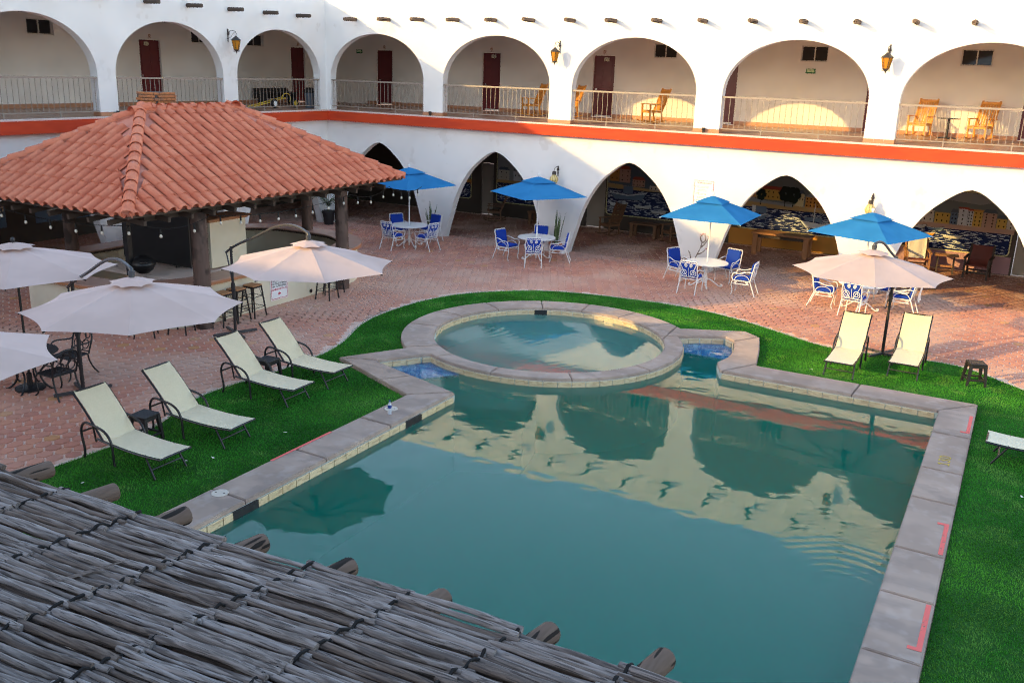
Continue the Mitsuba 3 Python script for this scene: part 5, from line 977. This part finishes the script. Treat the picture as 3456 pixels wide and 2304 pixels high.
t = thing('desert_rose', 'nearly bare potted shrub with a few pink flowers behind the bright blue umbrella table', 'plant'); X, Y = 14.78, -.42; pot(t, X, Y, .27, .34)
br_ = [[(0, 0, .30), (.05, .0, .55), (.15, .02, .8), (.17, .02, 1.0)], [(.15, .02, .8), (.30, .05, .98), (.36, .04, 1.12)], [(.06, 0, .58), (.22, .02, .66), (.30, .03, .75)], [(0, 0, .30), (-.13, .02, .42), (-.16, .03, .52), (-.24, .03, .66)], [(0, 0, .30), (-.22, -.03, .37), (-.36, -.03, .42), (-.40, -.03, .33)], [(.17, .02, 1.0), (.12, 0, 1.1), (.2, 0, 1.2)], [(.17, .02, .95), (.28, 0, 1.02), (.25, 0, 1.2)]]
put(t, 'branches', cat(*[tube([(X + a, Y + b, z) for a, b, z in spline(q, 8)], np.linspace(.022, .010, 8), 6) for q in br_]), 'm_twig', smooth=60)
for a, b, z in ((.2, 0, 1.22), (.14, .0, 1.17), (.36, .04, 1.14), (.40, .03, 1.08), (.33, .03, .76), (.26, 0, 1.21)):
    for q in range(4): put(t, 'flower', blade(X + a, Y + b, z, q * 1.57, .05, .03, .022, 0, 4), 'm_pinkflower')
t = thing('leafy_bush', 'bright green leafy bush in the sun left of the salmon umbrella', 'plant'); X, Y = 19.55, -.52; pot(t, X, Y, .27, .42); lv = []
put(t, 'stems', cat(*[rod((X, Y, .4), (X + .3 * math.cos(a), Y + .22 * math.sin(a), RNG.uniform(.8, 1.05)), .010, 5) for a in np.arange(9) * .7]), 'm_twig')
for i in range(750):
    g = RNG.normal(0, 1, 3); g /= np.linalg.norm(g); rr_ = RNG.random() ** .45; k2 = RNG.integers(0, 3); c = np.array([X, Y, .78]) + np.array([(-.16, 0, 0), (.14, .03, .10), (0, -.06, .03)][k2]) + g * rr_ * [.25, .24, .27]
    lv.append(blade(c[0], c[1], c[2], RNG.uniform(0, 6.28), RNG.uniform(.05, .09), RNG.uniform(.0, .05), .020, RNG.uniform(-.5, .5), 4, .03))
put(t, 'leaves', cat(*lv), 'm_leaf', kind='stuff')
t = thing('potted_palm', 'small dark palm in a dark pot beside the right bar post', 'plant'); X, Y = .42, -.55; pot(t, X, Y, .24, .52, 'm_black')
for i in range(9):
    a = i * .7 + .2; L = RNG.uniform(.75, 1.0); st_ = spline([(X, Y, .5), (X + .15 * L * math.cos(a), Y + .15 * L * math.sin(a), .5 + .45 * L), (X + .45 * L * math.cos(a), Y + .45 * L * math.sin(a), .5 + .68 * L), (X + .8 * L * math.cos(a), Y + .8 * L * math.sin(a), .5 + .55 * L)], 16)
    fr = [tube(st_, np.linspace(.014, .005, 16), 5)]
    for q in range(4, 16):
        for s in (-1, 1): fr.append(blade(*st_[q], a + s * (1.0 - .03 * q), .20, .0, .013, 0, 4, .08))
    put(t, 'frond', cat(*fr), 'm_palm')
# ------------------------------------------------------------------ bottle, lids, odds and ends on the ground
k = thing('water_bottle', 'clear plastic water bottle with blue cap standing on the left coping', 'bottle'); put(k, 'body', lathe([(.0, .0), (.03, .0), (.034, .02), (.034, .09), (.031, .10), (.034, .11), (.034, .17), (.028, .195), (.014, .215), (.013, .232)], 18, 14.40, -15.72, ZC + .003), 'm_pet', smooth=50)
put(k, 'label', lathe([(.0345, .115), (.035, .12), (.035, .165), (.0345, .17)], 18, 14.40, -15.72, ZC + .003), 'm_bluecap', smooth=50); put(k, 'cap', lathe([(.0, .255), (.015, .254), (.015, .228), (0, .228)], 14, 14.40, -15.72, ZC + .003), 'm_bluecap', smooth=50)
for x, y, lab in ((14.26, -15.49, 'round pale access cover beside the water bottle'), (14.26, -19.5, 'round pale access cover on the left coping near the stick roof')):
    k = thing('round_cover', lab, 'cover'); put(k, 'plate', lathe([(0, .006), (.115, .006), (.12, .0)], 28, x, y, ZC + .002), 'm_lid', smooth=30)
    for s in (-1, 1): put(k, 'finger_hole', lathe([(0, .0085), (.014, .0085), (.014, .007)], 10, x + s * .06, y + s * .02, ZC + .001), 'm_black')
LF = thing('fallen_leaves', 'small dry leaves and crumbs scattered on lawn and paving', 'litter', None, 'stuff'); q = []
for p_ in [(12.3, -20.2), (12.9, -18.9), (13.2, -18.6), (13.4, -17.2), (24.3, -10.6), (24.1, -13.2), (24.6, -15.4), (20.1, -8.6), (23.9, -4.5), (22.4, -5.0), (11.0, -1.0), (13.1, -2.4), (12.0, -3.5), (17.2, -4.1), (24.9, -12.2), (8.9, -19.4)]: q.append(blade(p_[0], p_[1], .035 if p_[0] > 11.5 and p_[1] < -5 else .006, RNG.uniform(0, 6), .07, .01, .018, .4, 4))
scene.pop(LF, None); scene[LF] = mikit.ply(cat(*q), 'm_towel')

# ------------------------------------------------------------------ the stick roof in the foreground
PG = thing('stick_pergola', 'low pergola roofed with lashed weathered grey sticks on round log beams', 'pergola')
PZ = 2.62; bd = np.array([.19, .98, 0]); bd /= np.linalg.norm(bd)
tips = [(16.56, -23.45), (17.37, -23.45), (18.16, -23.43), (18.96, -23.44), (19.71, -23.37), (20.48, -23.36), (21.26, -23.33), (21.97, -23.21), (22.72, -23.2), (15.76, -23.46), (14.95, -23.46), (14.15, -23.46)]
for x, y in tips:
    e = np.array([x, y, PZ - .10]); put(PG, 'log_beam', tube([e - bd * 3.4, e - bd * 1.5 + [0, 0, .005], e - bd * .5, e - bd * .02, e], [.078, .078, .075, .074, .066], 14), 'm_beam', smooth=45)
for x in (15.2, 18.6, 22.0): put(PG, 'post', rod((x, -23.9, 0), (x, -23.9, PZ - .32), .085, 12), 'm_beam', smooth=45)
put(PG, 'ledger', tube([(14.2, -23.9, PZ - .24), (22.6, -23.9, PZ - .24)], .075, 12), 'm_beam', smooth=45)
edge_y = lambda x: -23.74 + .045 * (x - 19) + .03 * math.sin(x * 1.3)
bays = sorted([t[0] for t in tips]); sticks = []
for bi in range(len(bays) - 1):
    x0, x1 = bays[bi] - .08, bays[bi + 1] - .08; s = -.02 + RNG.uniform(-.03, .03)
    while s < 2.9:
        r_ = RNG.choice([.011, .015, .019, .023, .028], p=[.14, .22, .28, .24, .12]); s += r_ * RNG.uniform(1.0, 1.12)
        if RNG.random() < .035: s += RNG.uniform(.01, .03)
        ya, yb = edge_y(x0) - s, edge_y(x1) - s + RNG.normal(0, .006); sh = lambda x, y: (y - edge_y(x)) * .19 / .98
        a, b = x0 + sh(x0, ya) - RNG.uniform(.0, .07), x1 + sh(x1, yb) + RNG.uniform(.0, .08); n_ = 11
        sag = RNG.normal(-.018, .008); bow = RNG.normal(.010, .010); layer = RNG.choice([0., .012, .024], p=[.6, .25, .15]); ph = RNG.uniform(0, 6.28, 3); pts = []
        for i in range(n_):
            t = i / (n_ - 1); B_w = math.sin(math.pi * t)
            pts.append((a + (b - a) * t, ya + (yb - ya) * t + sag * B_w + .0035 * math.sin(6 * t + ph[0]) + .0015 * math.sin(15 * t + ph[1]), PZ + r_ + layer + bow * B_w + .004 * math.sin(9 * t + ph[2]) + .012 * t))
        rad = r_ * (1 + .06 * np.sin(np.linspace(0, 9, n_) + ph[0]) + RNG.normal(0, .03, n_)) * np.linspace(RNG.uniform(.85, 1.12), RNG.uniform(.85, 1.12), n_)
        m_ = tube(pts, rad, 9); m_.vertices[:] += RNG.normal(0, .0007, m_.vertices.shape)
        sticks.append((np.linalg.norm(np.array(pts[n_ // 2]) - CAM) / r_, m_, ['m_stick_a', 'm_stick_b', 'm_stick_c'][RNG.choice(3, p=[.52, .26, .22])])); s += r_ * RNG.uniform(1.0, 1.12)
def seen(m_):
    d_ = m_.vertices - CAM; z_ = d_ @ FWD; return bool(np.any((z_ > .3) & (np.abs(d_ @ RGT) < .553 * z_) & (np.abs(d_ @ UPV) < .37 * z_)))
sticks = [(0 if seen(m_) else 1, d_, m_, b_) for d_, m_, b_ in sticks]; sticks.sort(key=lambda q: (q[0], q[1]))
for v_, d_, m_, b_ in sticks[:300]: put(PG, 'stick', m_, b_, smooth=55)
for b_ in ('m_stick_a', 'm_stick_b', 'm_stick_c'):
    g = [m_ for _, _, m_, bb in sticks[300:] if bb == b_]
    if g: put(PG, 'sticks', cat(*g), b_, smooth=55, kind='stuff')
added_lower_mat = []  # extra stick layer added underneath so the gaps in the roof look dark
for bi in range(len(bays) - 1):
    for s in np.arange(.02, 2.9, .034):
        xa, xe = bays[bi] - .12 - s * .19, bays[bi + 1] - .04 - s * .19; ya, ye = edge_y(xa) - s + RNG.normal(0, .006), edge_y(xe) - s + RNG.normal(0, .006)
        added_lower_mat.append(tube([(xa, ya, PZ - .022), ((xa + xe) / 2, (ya + ye) / 2 - .012, PZ - .03 + RNG.normal(0, .004)), (xe, ye, PZ - .022)], RNG.uniform(.013, .018), 6))
put(PG, 'added_lower_sticks', cat(*added_lower_mat), 'm_stick_c', smooth=55, kind='stuff')
for bi, xb in enumerate(bays):
    pts = []
    for i in range(70):
        s = -.02 + i * .042; x = xb - .08 - s * .19; y = edge_y(xb) - s
        pts.append((x + RNG.normal(0, .006), y, PZ + .050 + .016 * math.sin(i * 1.9) + RNG.normal(0, .006)))
    put(PG, 'twine', tube(pts, .012, 5), 'm_twine', smooth=60)
put(PG, 'bark_strip', blade(18.45, -24.75, PZ + .075, 1.15, .5, .02, .022, .3, 9), 'm_stick_c', label='loose strip of bark lying across the sticks')
